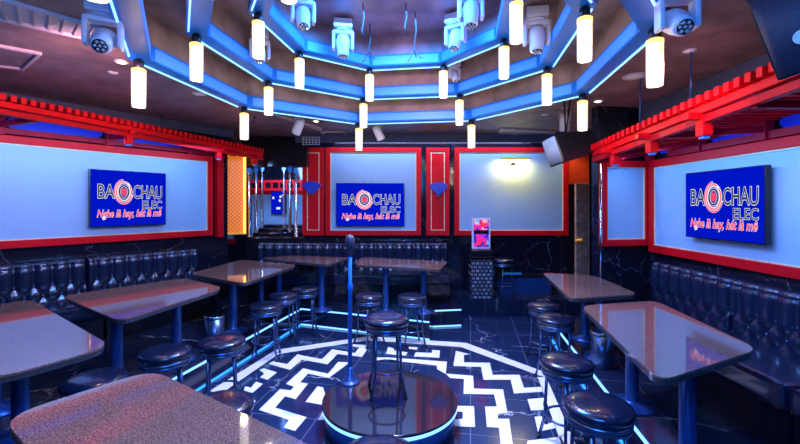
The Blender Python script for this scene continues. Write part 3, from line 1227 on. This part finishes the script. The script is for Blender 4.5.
def rounded(poly, r, n=6):
    out = []
    m = len(poly)
    for i in range(m):
        p = Vector(poly[i]).xy
        a = (Vector(poly[i - 1]).xy - p)
        b = (Vector(poly[(i + 1) % m]).xy - p)
        rr = min(r, a.length * 0.4, b.length * 0.4)
        p0, p1 = p + a.normalized() * rr, p + b.normalized() * rr
        for k in range(n + 1):
            t = k / n
            out.append((p0 * (1 - t) ** 2 + p * 2 * t * (1 - t) + p1 * t * t))
    return out


TZ = 0.93


def table(quad, legs, label, r=0.09, base=STEP):
    c = sum((Vector(q).xy for q in quad), Vector((0, 0))) / len(quad)
    t = thing('bar_table', label, 'table', (c.x, c.y, base), 0, 'granite bar tables')
    poly = [(p - c) for p in rounded(quad, r)]
    mb = MB()
    mb.prism(poly, TZ - base - 0.012, TZ - base)
    mb.build('tabletop', 'granite', t)
    mb = MB()
    poly2 = [p * 0.996 for p in poly]
    mb.prism(poly2, TZ - base - 0.040, TZ - base - 0.012)
    mb.build('edge_band', 'table_edge', t)
    for x, y in legs:
        mb = MB()
        x -= c.x
        y -= c.y
        mb.lathe([(0.16, 0.0), (0.16, 0.012), (0.058, 0.03), (0.044, 0.05), (0.044, TZ - base - 0.06), (0.10, TZ - base - 0.052), (0.10, TZ - base - 0.04)], 24, c=(x, y, 0))
        mb.build('leg', 'blue_steel', t)
    return t


def q(pts):
    return [gp(x, y, TZ) for x, y in pts]


K = gp(152, 369.5, TZ)
e1 = Vector((0.83, -0.56, 0))
e2 = Vector((-0.56, -0.83, 0))
table([K, K + e1 * 1.45, K + e1 * 1.45 + e2 * 0.56, K + e2 * 0.54], [(-1.05, 1.45), (-0.45, 1.05)], 'brown speckled granite table closest to the camera', r=0.14)
table([gp(112, 346, TZ), (-1.93, 1.86, TZ), (-3.42, 2.96, TZ), gp(30, 299, TZ)], [(-2.45, 2.58), (-2.95, 2.9)], 'granite table reflecting the pale panel, second from the camera at left', r=0.16)
table(q([(61, 296), (119, 321), (224, 287.5), (183, 278)]), [(-2.3, 3.25), (-2.15, 3.85)], 'granite table at left reflecting the blue television', r=0.14)
table(q([(190, 273.5), (244, 283), (297, 265), (242, 259.5)]), [(-1.98, 4.75), (-1.88, 5.4)], 'granite table at left reflecting the amber lattice screen', r=0.1)
table(q([(261, 258), (329, 264.5), (349, 257.5), (292, 255.5)]), [(-1.12, 5.72), (-1.80, 5.95)], 'granite table in the back corner behind the microphone stand', r=0.1)
table(q([(354, 264), (441, 269), (448, 261.5), (362, 257)]), [(-0.20, 5.62), (0.33, 5.62)], 'granite table on the back step under the middle television', r=0.1)
table(q([(542, 272.5), (571, 298.5), (639, 294), (594, 275.5)]), [(1.98, 3.95), (2.08, 4.5)], 'granite table at right beside the marble bench and passage', r=0.12)
table(q([(581, 305.5), (660, 381), (759, 349), (655, 300.5)]), [(1.74, 3.0), (1.64, 2.28)], 'large granite table in front of the sofa at right reflecting television', r=0.12)

# ------------------------------------------------------------------ tufted sofas


def make_sofa(w, depth=0.70, hb=0.84, label='', loc=(0, 0, 0), rotz=0.0):
    """Local x along the wall (0..w), y into the wall, back against y = 0."""
    t = thing('tufted_sofa', label, 'sofa', loc, rotz, 'black tufted wall sofas')
    mb = MB()
    mb.box((w / 2, -depth / 2 - 0.0, 0.13), (w - 0.02, depth - 0.06, 0.26))
    mb.build('base', 'black_gloss', t)
    mb = MB()
    mb.box((w / 2, -depth / 2 - 0.06, 0.345), (w - 0.008, depth - 0.12, 0.17), bev=0.035)
    so = mb.build('seat', 'leather', t)
    mb = MB()
    mb.tube([(0.02, -depth + 0.005, 0.425), (w - 0.02, -depth + 0.005, 0.425)], 0.008, 6)
    mb.build('piping', 'leather', so)
    # tufted back: diamonds below, straight pleats above
    z0, z1 = 0.40, hb
    cell = 0.080
    n = max(2, round(w / cell))
    du = w / n
    rows = (z0 + 0.10, z0 + 0.22)

    def front(a, b):
        u = a * w
        z = z0 + (z1 - z0) * min(1, b / 0.85)
        s = u / du
        hz = 0.12
        k = (z - z0 - 0.10) / hz
        if k < 1.0:
            p = abs(math.sin(PI * (s + k) / 2 * 1.0)) * abs(math.sin(PI * (s - k) / 2 * 1.0))
            puff = math.sqrt(abs(p)) * 0.8 + 0.2 * abs(math.sin(PI * s))
        else:
            puff = abs(math.sin(PI * (s + 1) / 2)) if False else math.sqrt(abs(math.sin(PI * (s + 1) / 2 * 1.0))) * 0.9
        d = -0.13 - 0.055 * puff
        if b > 0.85:
            tt = (b - 0.85) / 0.15
            d = d * (1 - tt) + 0.0 * tt
            z = z1 + 0.03 * math.sin(PI * min(1, tt * 1.0)) * (0.7 + 0.3 * puff)
        else:
            edge = max(0.0, (b - 0.72) / 0.13)
            d += 0.03 * edge * edge
        fade = min(1, min(a, 1 - a) * w / 0.02)
        return (u, d * (0.9 + 0.1 * fade), z)
    mb = MB()
    vs = mb.grid(front, n * 5, 28)
    for col in (vs[0], vs[-1]):
        x = col[0].co.x
        base = [mb.bm.verts.new((x, -0.005, z0))]
        mb.bm.faces.new([*col, base[0]])
    mb.build('backrest', 'leather', t)
    btn = None
    for i in range(n + 1):
        for r_, zz in enumerate(rows):
            s = i
            if (i + r_) % 2:
                continue
            u = i * du
            if u < 0.03 or u > w - 0.03:
                continue
            if btn is None:
                mb = MB()
                mb.lathe([(0.0, -0.004), (0.012, 0.0), (0.010, 0.005), (0.0, 0.008)], 10)
                mb.xf(Matrix.Rotation(PI / 2, 4, 'X'))
                btn = mb.build('button', 'stool_steel', t)
                bo = btn
            else:
                bo = btn.copy()
                COL.objects.link(bo)
            bo.location = (u, -0.142, zz)
    return t


us = [-4.35, -2.98, -1.62, -0.30]
for i in range(3):
    p = WL.w(us[i], -0.07, STEP)
    make_sofa(us[i + 1] - us[i] - 0.012, label=f"black tufted sofa by the left wall, {['first and closest to camera', 'second, below the left television', 'third, towards the back corner'][i]}", loc=p, rotz=ANG_L)
# corner and back wall sofas
pb = 6.78
make_sofa(1.54, label='black tufted sofa on the back wall in the corner by the mirror alcove', loc=(-2.36, pb, STEP), depth=0.62)
make_sofa(1.58, label='black tufted sofa on the back wall under the middle television', loc=(-0.80, pb, STEP), depth=0.62)
ys = [4.50, 3.42, 2.36, 1.0]
for i in range(3):
    p = (XR - 0.02, ys[i], STEP)
    make_sofa(ys[i] - ys[i + 1] - 0.012, label=f"black tufted sofa by the right wall, {['first from the doorway corner', 'second from the doorway, below the television', 'third from the doorway, cut off by the frame'][i]}", loc=p, rotz=R(-90))

# low marble bench by the back wall
t = thing('marble_bench', 'low black marble bench with blue lit front by the back wall', 'bench', (2.12, 6.86, STEP))
mb = MB()
mb.box((0, 0, 0.14), (0.86, 0.24, 0.28))
mb.build('riser', 'blue_steel', t)
mb = MB()
mb.box((0, -0.005, 0.295), (0.90, 0.26, 0.03), bev=0.006)
mb.build('bench_top', 'wall_marble', t)
mb = MB()
mb.box((-0.18, 0.05, 0.318), (0.30, 0.05, 0.014))
mb.build('glow_strip', 'glow_blue', t)

# ------------------------------------------------------------------ stage, microphone, stools
ST = 0.20
SCN = Vector((-0.08, 3.22))
SRAD = 0.54
t = thing('round_stage', 'round low stage with glossy dark top and glowing rim in the floor centre', 'stage', (SCN.x, SCN.y, 0.003))
mb = MB()
mb.lathe([(SRAD - 0.02, 0.0), (SRAD - 0.02, ST - 0.05)], 72)
mb.build('drum', 'blue_steel', t)
mb = MB()
mb.lathe([(SRAD - 0.01, ST - 0.025), (SRAD, ST - 0.022), (SRAD, ST - 0.008), (SRAD - 0.006, ST - 0.003)], 72)
mb.build('stage_top', 'stage_top' if 'stage_top' in MATS else 'black_gloss', t)
mb = MB()
mb.lathe([(SRAD - 0.015, ST - 0.05), (SRAD - 0.004, ST - 0.05), (SRAD - 0.004, ST - 0.026), (SRAD - 0.015, ST - 0.026)], 72)
mb.build('light_ring', 'led_line', t)

mp = gp(347, 381, ST)
t = thing('microphone_stand', 'tall blue microphone stand with black microphone on the round stage', 'microphone stand', (mp.x + 0.03, mp.y - 0.03, ST))
mb = MB()
mb.lathe([(0.085, 0.0), (0.085, 0.010), (0.07, 0.018), (0.045, 0.024), (0.040, 0.065), (0.028, 0.075), (0.028, 0.13), (0.016, 0.14)], 28)
mb.build('base', 'blue_steel', t)
mb = MB()
mb.lathe([(0.019, 0.13), (0.019, 0.80), (0.023, 0.81), (0.023, 0.86), (0.017, 0.87), (0.017, 1.12)], 16)
mb.build('pole', 'beam_paint', t)
mb = MB()
mb.lathe([(0.018, 1.10), (0.024, 1.13), (0.032, 1.17), (0.040, 1.19), (0.043, 1.225), (0.040, 1.26), (0.028, 1.285), (0.0, 1.293)], 20)
mb.build('microphone', 'speaker_grille', t)


def make_stool():
    t = thing('bar_stool', 'x', 'stool')
    H_ = 0.63
    mb = MB()
    mb.lathe([(0.165, H_ - 0.075), (0.183, H_ - 0.06), (0.188, H_ - 0.035), (0.178, H_ - 0.015), (0.13, H_ - 0.002), (0.06, H_ + 0.003), (0.0, H_ + 0.003)], 32)
    mb.build('seat', 'leather', t)
    mb = MB()
    mb.lathe([(0.16, H_ - 0.125), (0.176, H_ - 0.12), (0.176, H_ - 0.105), (0.170, H_ - 0.10), (0.178, H_ - 0.095), (0.178, H_ - 0.080), (0.165, H_ - 0.074)], 32)
    mb.build('seat_band', 'stool_steel', t)
    for k in range(4):
        a = PI / 4 + k * PI / 2
        c, s = math.cos(a), math.sin(a)
        mb = MB()
        mb.tube([(c * 0.135, s * 0.135, H_ - 0.12), (c * 0.145, s * 0.145, 0.30), (c * 0.150, s * 0.150, 0.17), (c * 0.195, s * 0.195, 0.0)], 0.0115, 8)
        lg = mb.build('leg', 'stool_steel', t)
        mb = MB()
        mb.lathe([(0.016, 0.0), (0.016, 0.018), (0.012, 0.022)], 10, c=(c * 0.193, s * 0.193, 0))
        mb.build('foot_cap', 'black_metal', lg)
    mb = MB()
    mb.tube([(0.148 * math.cos(2 * PI * k / 28), 0.148 * math.sin(2 * PI * k / 28), 0.20) for k in range(28)], 0.009, 8, closed=True)
    mb.build('foot_ring', 'stool_steel', t)
    return t


stool = make_stool()
STOOLS = [
    (-0.11, 3.33, ST, 8, 'black stool standing on the round stage'),
    (-1.50, 3.37, 0, 20, 'black stool in front of the dance floor’s white border at left, before the metal bin'),
    (-1.03, 2.28, 0, 50, 'black stool half hidden behind the brown table closest to camera'),
    (-1.53, 4.57, 0, 10, 'black stool at left between the amber reflecting table and the floor border'),
    (-1.49, 5.10, 0, 30, 'black stool at left, second last towards the back step corner'),
    (-1.29, 5.46, 0, 5, 'black stool in the back corner of the dance floor beside the microphone'),
    (-0.386, 5.05, 0, 40, 'black stool before the back step, just right of the microphone stand'),
    (0.15, 5.00, 0, 15, 'black stool before the back step, behind the stage stool at its right'),
    (-0.095, 1.80, 0, 25, 'black stool cut off at the bottom in front of the stage'),
    (-2.00, 2.62, 0, 20, 'black stool under the corner of the table reflecting the pale panel'),
    (-1.83, 3.12, 0, 35, 'black stool beneath the table that reflects the blue television at left'),
    (1.64, 4.55, 0, 10, 'black stool at right, the one nearest the marble bench and passage'),
    (1.57, 4.05, 0, 40, 'black stool at right in front of the table beside the passage'),
    (1.22, 2.93, 0, 20, 'black stool at right on the white floor border'),
    (1.13, 2.28, 0, 5, 'black stool at right closest to the camera'),
    (1.68, 6.535, STEP, 30, 'small black stool beside the patterned pedestal at the back'),
]
for i, (x, y, z, a, lab) in enumerate(STOOLS):
    o = stool if i == 0 else copy_tree(stool)
    o.location = (x, y, z + (0.003 if z == 0 else 0))
    o.rotation_euler = (0, 0, R(a))
    tag(o, lab.replace('’', "'"), 'stool', 'round black bar stools')

# bins
for x, y, lab in ((-1.97, 4.25, 'open chrome bin on the step at left behind the stools'), (1.88, 3.72, 'open chrome bin on the step at right under the tables')):
    t = thing('waste_bin', lab, 'bin', (x, y, STEP), 0, 'chrome waste bins')
    mb = MB()
    mb.lathe([(0.085, 0.0), (0.092, 0.015), (0.098, 0.31)], 28)
    mb.build('body', 'stool_steel', t)
    mb = MB()
    mb.lathe([(0.080, 0.31), (0.104, 0.31), (0.106, 0.322), (0.104, 0.332), (0.082, 0.330)], 28)
    mb.build('rim', 'chrome', t)
    mb = MB()
    mb.lathe([(0.0, 0.312), (0.082, 0.312), (0.082, 0.3125), (0.0, 0.3128)], 20)
    mb.build('dark_inside', 'black_gloss', t)  # black disc stands in for the shaded inside of the bin

# ------------------------------------------------------------------ pedestal with poster
X0 = (481.0 - CX) / F * 6.5 - 0.01
t = thing('pedestal', 'pedestal clad in grey patterned blocks below the poster', 'pedestal', (X0, 6.52, STEP))
mb = MB()
mb.box((0, 0, 0.31), (0.33, 0.30, 0.62), bev=0.006)
mb.build('column', 'mosaic', t)
mb = MB()
mb.box((0, 0, 0.66), (0.37, 0.36, 0.045), bev=0.01)
mb.box((0, 0, 0.735), (0.34, 0.32, 0.10), bev=0.02)
mb.build('tray', 'black_gloss', t)
t = thing('poster_display', 'white framed display of pink and red pictures standing on the pedestal', 'poster', (X0 + 0.01, 6.50, STEP + 0.79))
mb = MB()
mb.box((0, 0, 0.25), (0.30, 0.03, 0.50), bev=0.006)
mb.build('frame', 'screen_white' if False else 'paper_white', t)
mb = MB()
mb.box((0, -0.017, 0.25), (0.245, 0.006, 0.44))
mb.build('print', 'poster_print', t)
mb = MB()
mb.box((0, -0.021, 0.27), (0.245, 0.003, 0.06))
mb.build('dark_band', 'black_gloss', t)

# picture light
u, z = WB.hit(512, 160)
t = thing('picture_light', 'slim picture light glowing warm on the rightmost back panel', 'wall lamp', WB.w(u, -0.05, z))
mb = MB()
mb.bar((-0.26, -0.16, 0.0), (0.26, -0.16, 0.0), 0.03, 0.022)
mb.build('bar_shade', 'chrome', t)
mb = MB()
mb.bar((-0.24, -0.155, -0.016), (0.24, -0.155, -0.016), 0.02, 0.010)
mb.build('tube', 'picture_light_glow', t)
mb = MB()
mb.tube([(0, 0.0, -0.06), (0, -0.08, -0.05), (0, -0.16, 0.0)], 0.010)
mb.box((0, 0.002, -0.07), (0.10, 0.02, 0.05), bev=0.006)
mb.build('arm', 'chrome', t)
strip_light('picture_lamp', WB.w(u, -0.20, z - 0.025), WB.w(u, -0.05, z - 0.5), 11, (1.0, 0.58, 0.10), 0.5, (1, 0, 0))

# ------------------------------------------------------------------ moving heads


def make_head():
    """Hanging moving head: origin at its mount on the ceiling."""
    t = thing('moving_head_light', 'x', 'stage light')
    mb = MB()
    mb.box((0, 0, -0.05), (0.15, 0.13, 0.075), bev=0.012)
    mb.build('base', 'white_plastic', t)
    mb = MB()
    for sx in (-1, 1):
        mb.tube([(sx * 0.045, 0, 0.0), (sx * 0.045, 0, -0.02)], 0.012, 8)
    mb.box((0, 0, -0.014), (0.12, 0.03, 0.012))
    mb.build('clamp', 'black_metal', t)
    mb = MB()
    mb.lathe([(0.05, -0.105), (0.06, -0.10), (0.06, -0.087)], 20)
    mb.box((0, 0, -0.115), (0.17, 0.075, 0.03), bev=0.01)
    for sx in (-1, 1):
        mb.box((sx * 0.078, 0, -0.185), (0.026, 0.075, 0.15), bev=0.011)
    yo = mb.build('yoke', 'white_plastic', t)
    mb = MB()
    mb.lathe([(0.0, -0.090), (0.040, -0.090), (0.048, -0.075), (0.050, -0.03), (0.058, 0.0), (0.058, 0.05), (0.048, 0.085), (0.0, 0.09)], 20)
    hd = mb.build('head', 'white_plastic', t, loc=(0, 0, -0.225))
    mb = MB()
    mb.lathe([(0.0, -0.094), (0.036, -0.093), (0.036, -0.089), (0.0, -0.089)], 20)
    ln = mb.build('lens', 'lens_glass', hd)
    mb = MB()
    for k in range(7):
        a = 2 * PI * k / 6
        rr = 0 if k == 6 else 0.022
        mb.lathe([(0.0, -0.098), (0.008, -0.096), (0.008, -0.093)], 8, c=(rr * math.cos(a), rr * math.sin(a), 0))
    mb.build('lens_cells', 'grey_plastic', ln)
    return t


head = make_head()
HEADS = [  # x, y, ceiling z, yaw, tilt, scale, drop, label
    (-1.69, 2.28, Z0, 25, -55, 1.05, 0, 'large moving head light on the ceiling by the left ceiling vent, tilted'),
    (1.42, 2.05, Z0, -10, 55, 1.05, 0, 'large moving head light above the right corner pendant, lens turned to the speaker'),
    (-0.55, 3.86, 3.54, 8, 5, 1.15, 0.10, 'moving head light pointing down inside the inner ring, left of the hanging cables'),
    (-0.80, 3.30, 3.54, 20, 25, 1.1, 0.02, 'moving head light at the left edge of the inner ring, cut off above'),
    (0.57, 3.22, 3.54, -5, 12, 1.15, 0.03, 'moving head light nearest the top inside the inner ring, right of centre'),
    (0.52, 3.74, 3.54, -35, 20, 1.1, 0.05, 'moving head light at the rear of the inner ring, right of centre, turned aside'),
    (1.10, 3.22, 3.34, -10, 8, 1.15, 0.0, 'moving head light between inner and middle rings at right'),
    (-1.27, 3.62, 3.34, 20, 40, 1.0, 0.0, 'moving head light between inner and middle rings at left, behind a pendant'),
    (0.60, 4.42, 3.34, 30, 30, 0.75, 0.10, 'small moving head light half hidden behind a rear inner ring pendant'),
]
for i, (x, y, z, yaw, tilt, s, drop, lab) in enumerate(HEADS):
    o = head if i == 0 else copy_tree(head)
    o.location = (x, y, z)
    o.rotation_euler = (0, 0, R(yaw))
    o.scale = (s, s, s)
    tag(o, lab, 'stage light', 'white moving head lights')
    for ch in o.children:
        if ch.name.startswith('head'):
            ch.rotation_euler = (R(tilt * 0.5), R(0), 0)
            ch.rotation_euler = (R(-abs(tilt)), 0, R(0)) if i < 2 else (R(-tilt), 0, 0)

# small spotlights on brackets under the outer ceiling


def make_par():
    t = thing('spotlight', 'x', 'spotlight')
    mb = MB()
    mb.lathe([(0.05, -0.015), (0.05, 0.0)], 16)
    mb.tube([(0, 0, -0.01), (0, 0, -0.06)], 0.012, 8)
    mb.build('mount', 'grey_plastic', t)
    mb = MB()
    for sx in (-1, 1):
        mb.tube([(0, 0, -0.055), (sx * 0.07, 0, -0.07), (sx * 0.072, 0, -0.14)], 0.008, 6)
    mb.build('bracket', 'grey_plastic', t)
    mb = MB()
    mb.lathe([(0.0, -0.13), (0.055, -0.13), (0.058, -0.12), (0.058, 0.03), (0.045, 0.07), (0.0, 0.075)], 18)
    bd = mb.build('body', 'white_plastic', t, loc=(0, 0, -0.15))
    mb = MB()
    mb.lathe([(0.0, -0.134), (0.05, -0.134), (0.05, -0.130), (0.0, -0.130)], 18)
    mb.build('lens', 'paper_white', bd)
    return t


par = make_par()
for i, (x, y, yaw, tilt, lab) in enumerate((
    (-1.27, 5.05, 60, 30, 'small pale spotlight under the ceiling left of the rear centre pendants'),
    (-0.31, 5.50, -60, 28, 'small pale spotlight under the ceiling right of the rear centre pendants'),
    (1.97, 4.78, 0, 4, 'small pale spotlight above the hanging black speaker'),
)):
    o = par if i == 0 else copy_tree(par)
    o.location = (x, y, Z0 - 0.001)
    o.rotation_euler = (0, 0, R(yaw))
    tag(o, lab, 'spotlight', 'small spotlights behind the outer ring')
    for ch in o.children:
        if ch.name.startswith('body'):
            ch.rotation_euler = (R(tilt), 0, 0)

# ------------------------------------------------------------------ speakers


def speaker(label, loc, rot, w, h, d, grille, rod, badge=False):
    t = thing('loudspeaker', label, 'speaker', loc, 0, 'hanging black loudspeakers')
    t.rotation_euler = rot
    mb = MB()
    # cabinet narrowing towards its back, grille side at -y
    a = [(-w / 2, 0, -h / 2), (w / 2, 0, -h / 2), (w / 2, 0, h / 2), (-w / 2, 0, h / 2)]
    b = [(-w * 0.33, d, -h * 0.44), (w * 0.33, d, -h * 0.44), (w * 0.33, d, h * 0.44), (-w * 0.33, d, h * 0.44)]
    mb._add(a + b, [(0, 1, 2, 3), (7, 6, 5, 4), (0, 4, 5, 1), (1, 5, 6, 2), (2, 6, 7, 3), (3, 7, 4, 0)])
    mb.build('cabinet', 'black_metal', t, bev=0.012)
    mb = MB()
    mb.grid(lambda u, v: ((u - 0.5) * w * 0.94, -0.03 * (1 - (2 * u - 1) ** 2) - 0.004, (v - 0.5) * h * 0.95), 12, 2)
    for z in (-h * 0.475, h * 0.475):
        pass
    go = mb.build('grille', grille, t)
    so = go.modifiers.new('thick', 'SOLIDIFY')
    so.thickness = 0.004
    if badge:
        mb = MB()
        mb.lathe([(0.030, 0.0), (0.030, 0.004), (0.024, 0.005), (0.024, 0.002)], 24)
        mb.xf(Matrix.Translation((-w * 0.20, -0.034, -h * 0.16)) @ Matrix.Rotation(PI / 2, 4, 'X'))
        bo = mb.build('badge', 'paper_white', t)
        mb = MB()
        for s in (1, -1):
            mb.bar((-w * 0.20 - 0.014, -0.040, -h * 0.16 - 0.014 * s), (-w * 0.20 + 0.014, -0.040, -h * 0.16 + 0.014 * s), 0.010, 0.003, up=(0, 1, 0))
        mb.build('badge_mark', 'paper_white', bo)
    # hanger back up to the ceiling
    m = mat_of(t)
    top = m @ Vector((0, d * 0.45, h * 0.42))
    mb = MB()
    for dx in rod:
        mb.tube([top, (top.x + dx, top.y, Z0 - 0.001)], 0.010, 8)
    mb.build('hanger', 'black_metal', t, world=True)
    return t


speaker('big black loudspeaker with round badge hanging in the upper right corner', (1.75, 1.66, 2.55), (R(10), R(-16), R(-44)), 0.40, 0.42, 0.18, 'speaker_grille', (0.0,), True)
speaker('small black loudspeaker with pale lit front hanging before the passage', (1.66, 4.36, 2.33), (R(16), R(-6), R(-84)), 0.30, 0.30, 0.46, 'speaker_pale' if 'speaker_pale' in MATS else 'vent_white', (-0.02, 0.05), False)

# ------------------------------------------------------------------ ceiling fittings


def vent(label, pts, slats=True, z=ZF, mat='vent_white'):
    """Ceiling panel from four picture points on the ceiling."""
    P = [gp(x, y, z) for x, y in pts]
    c = sum((p.xy for p in P), Vector((0, 0))) / 4
    t = thing('ceiling_vent' if slats else 'ceiling_hatch', label, 'vent' if slats else 'hatch', (c.x, c.y, z), 0)
    Q = [p.xy - c for p in P]
    mb = MB()
    n = 4
    I = [q_ * 0.90 for q_ in Q]
    for k in range(n):
        a, b = Q[k], Q[(k + 1) % n]
        d, e = I[k], I[(k + 1) % n]
        mb.extrude([(a.x, a.y, -0.025), (b.x, b.y, -0.025), (e.x, e.y, -0.025), (d.x, d.y, -0.025)], (0, 0, 0.024))
    mb.build('frame', mat, t)
    if slats:
        mb = MB()
        m = 9 if (I[0] - I[3]).length < 0.8 else 44
        for k in range(m):
            s = (k + 0.5) / m
            a = I[0].lerp(I[3], s)
            b = I[1].lerp(I[2], s)
            mb.bar((a.x, a.y, -0.014), (b.x, b.y, -0.014), 0.014, 0.010)
        mb.build('louvres', mat, t)
    mb = MB()
    mb.prism([(q_.x, q_.y) for q_ in I], -0.006, -0.001)
    mb.build('backing', 'grey_plastic' if slats else 'ceiling_paint', t)
    return t


vent('long pale linear air vent in the ceiling at upper left', [(-60, -22), (-40, 8), (98, 40), (108, 28)])
vent('square ceiling hatch with pale rim above the left canopy', [(-30, 38), (-60, 58), (24, 68), (42, 52)], slats=False)
vent('slim cream air vent in the ceiling above the picture light', [(502, 127), (498, 132), (552, 136), (556, 131)])
vent('long pale vent in the ceiling left of the rear pendants', [(262, 110), (270, 113), (322, 130), (322, 127.5)])
vent('small hatch with pale rim in the ceiling over the back television', [(320, 131), (330, 136), (351, 136), (343, 131)], slats=False)


def downlight(px, py, label, lit, r=0.05, at=None, power=14):
    p = Vector(at) if at else gp(px, py, Z0)
    t = thing('downlight', label, 'ceiling light', (p.x, p.y, ZF), 0, 'round ceiling downlights')
    mb = MB()
    mb.lathe([(r * 0.7, -0.010), (r, -0.010), (r * 1.05, -0.001), (r * 0.7, -0.001)], 24)
    mb.build('rim', 'white_plastic', t)
    mb = MB()
    mb.lathe([(0.0, -0.014), (r * 0.5, -0.014), (r * 0.72, -0.009), (r * 0.72, -0.002), (0.0, -0.002)], 20)
    mb.build('lens', 'spot_warm' if lit else 'paper_white', t)
    if lit:
        light('SPOT', 'downlight_lamp', (p.x, p.y, Z0 - 0.03), power, WARM, (p.x, p.y, 0), spot_size=R(110), spot_blend=0.6, shadow_soft_size=0.04)


downlight(121.5, 61, 'lit warm downlight left of the outer ring above the left canopy', True)
downlight(113, 72, 'unlit small downlight beside the lit one at left', False, 0.04)
downlight(316, 120.5, 'lit warm downlight at the rear behind the outer ring', True)
downlight(598, 100.5, 'lit warm downlight right of the outer ring near a pendant', True)
downlight(578, 135, 'lit amber downlight above the small speaker by the passage', True)
downlight(690, 50, 'unlit small downlight between the ring and big speaker', False, 0.045)
downlight(635, 75.5, 'unlit large round fitting on the ceiling at right', False, 0.10)
downlight(199, 93, 'unlit round fitting on the ceiling between left canopy and outer ring', False, 0.07)
downlight(545, 114, 'unlit small downlight beside the slim vent at the rear', False, 0.05)

downlight(0, 0, 'added warm downlight, out of view, over the brown table by the camera', True, at=(-1.0, 0.75, Z0), power=70)  # lamp added out of view to warm the near tabletop

# box grille projecting above the red panel by the alcove
p = WB.w(WB.hit(318, 142)[0], -0.545, 2.785)
t = thing('wall_grille', 'small pale box grille above the red panel beside the alcove', 'grille', p)
mb = MB()
for k in range(6):
    mb.box((-0.13 + k * 0.052, 0, 0), (0.012, 0.02, 0.13))
for k in range(4):
    mb.box((0, 0, -0.06 + k * 0.04), (0.28, 0.018, 0.010))
mb.build('bars', 'white_plastic', t)

# loose cables hanging inside the inner ring
for i, (x, y, L, lab) in enumerate((
    (-0.33, 3.55, 0.30, 'loose black cable hanging in the inner ring at left of centre'),
    (0.14, 3.70, 0.42, 'loose black cable with forked end hanging near ring centre'),
    (-0.30, 3.95, 0.34, 'looped black cable hanging beside a moving head light'),
    (0.05, 3.55, 0.26, 'straight black cable hanging near ring centre'),
)):
    mb = MB()
    z = TIERS[3] - 0.012
    mb.tube([(x, y, z), (x + 0.01, y, z - L * 0.4), (x - 0.01, y + 0.01, z - L * 0.8), (x + 0.01, y, z - L)], 0.006, 6)
    if i in (1, 2):
        mb.tube([(x - 0.01, y + 0.01, z - L * 0.8), (x - 0.05, y, z - L * 1.05), (x - 0.07, y, z - L * 1.1)], 0.005, 6)
        mb.tube([(x - 0.01, y + 0.01, z - L * 0.8), (x + 0.05, y, z - L * 1.02), (x + 0.07, y, z - L * 1.0)], 0.005, 6)
    o = mb.build('hanging_cable', 'black_metal')
    tag(o, lab, 'cable', 'cables hanging from the coffer')
# bent pipe from the ceiling to the far end of the left canopy
mb = MB()
p = gp(251, 116, Z0)
mb.tube([(p.x + 0.05, p.y, Z0 - 0.001), (p.x + 0.04, p.y, 2.86), (p.x - 0.03, p.y, 2.80), (p.x - 0.03, p.y, 2.62)], 0.012, 8)
o = mb.build('bent_pipe', 'blue_steel')
tag(o, 'thin bent pipe from the ceiling to the end of the left canopy', 'pipe')
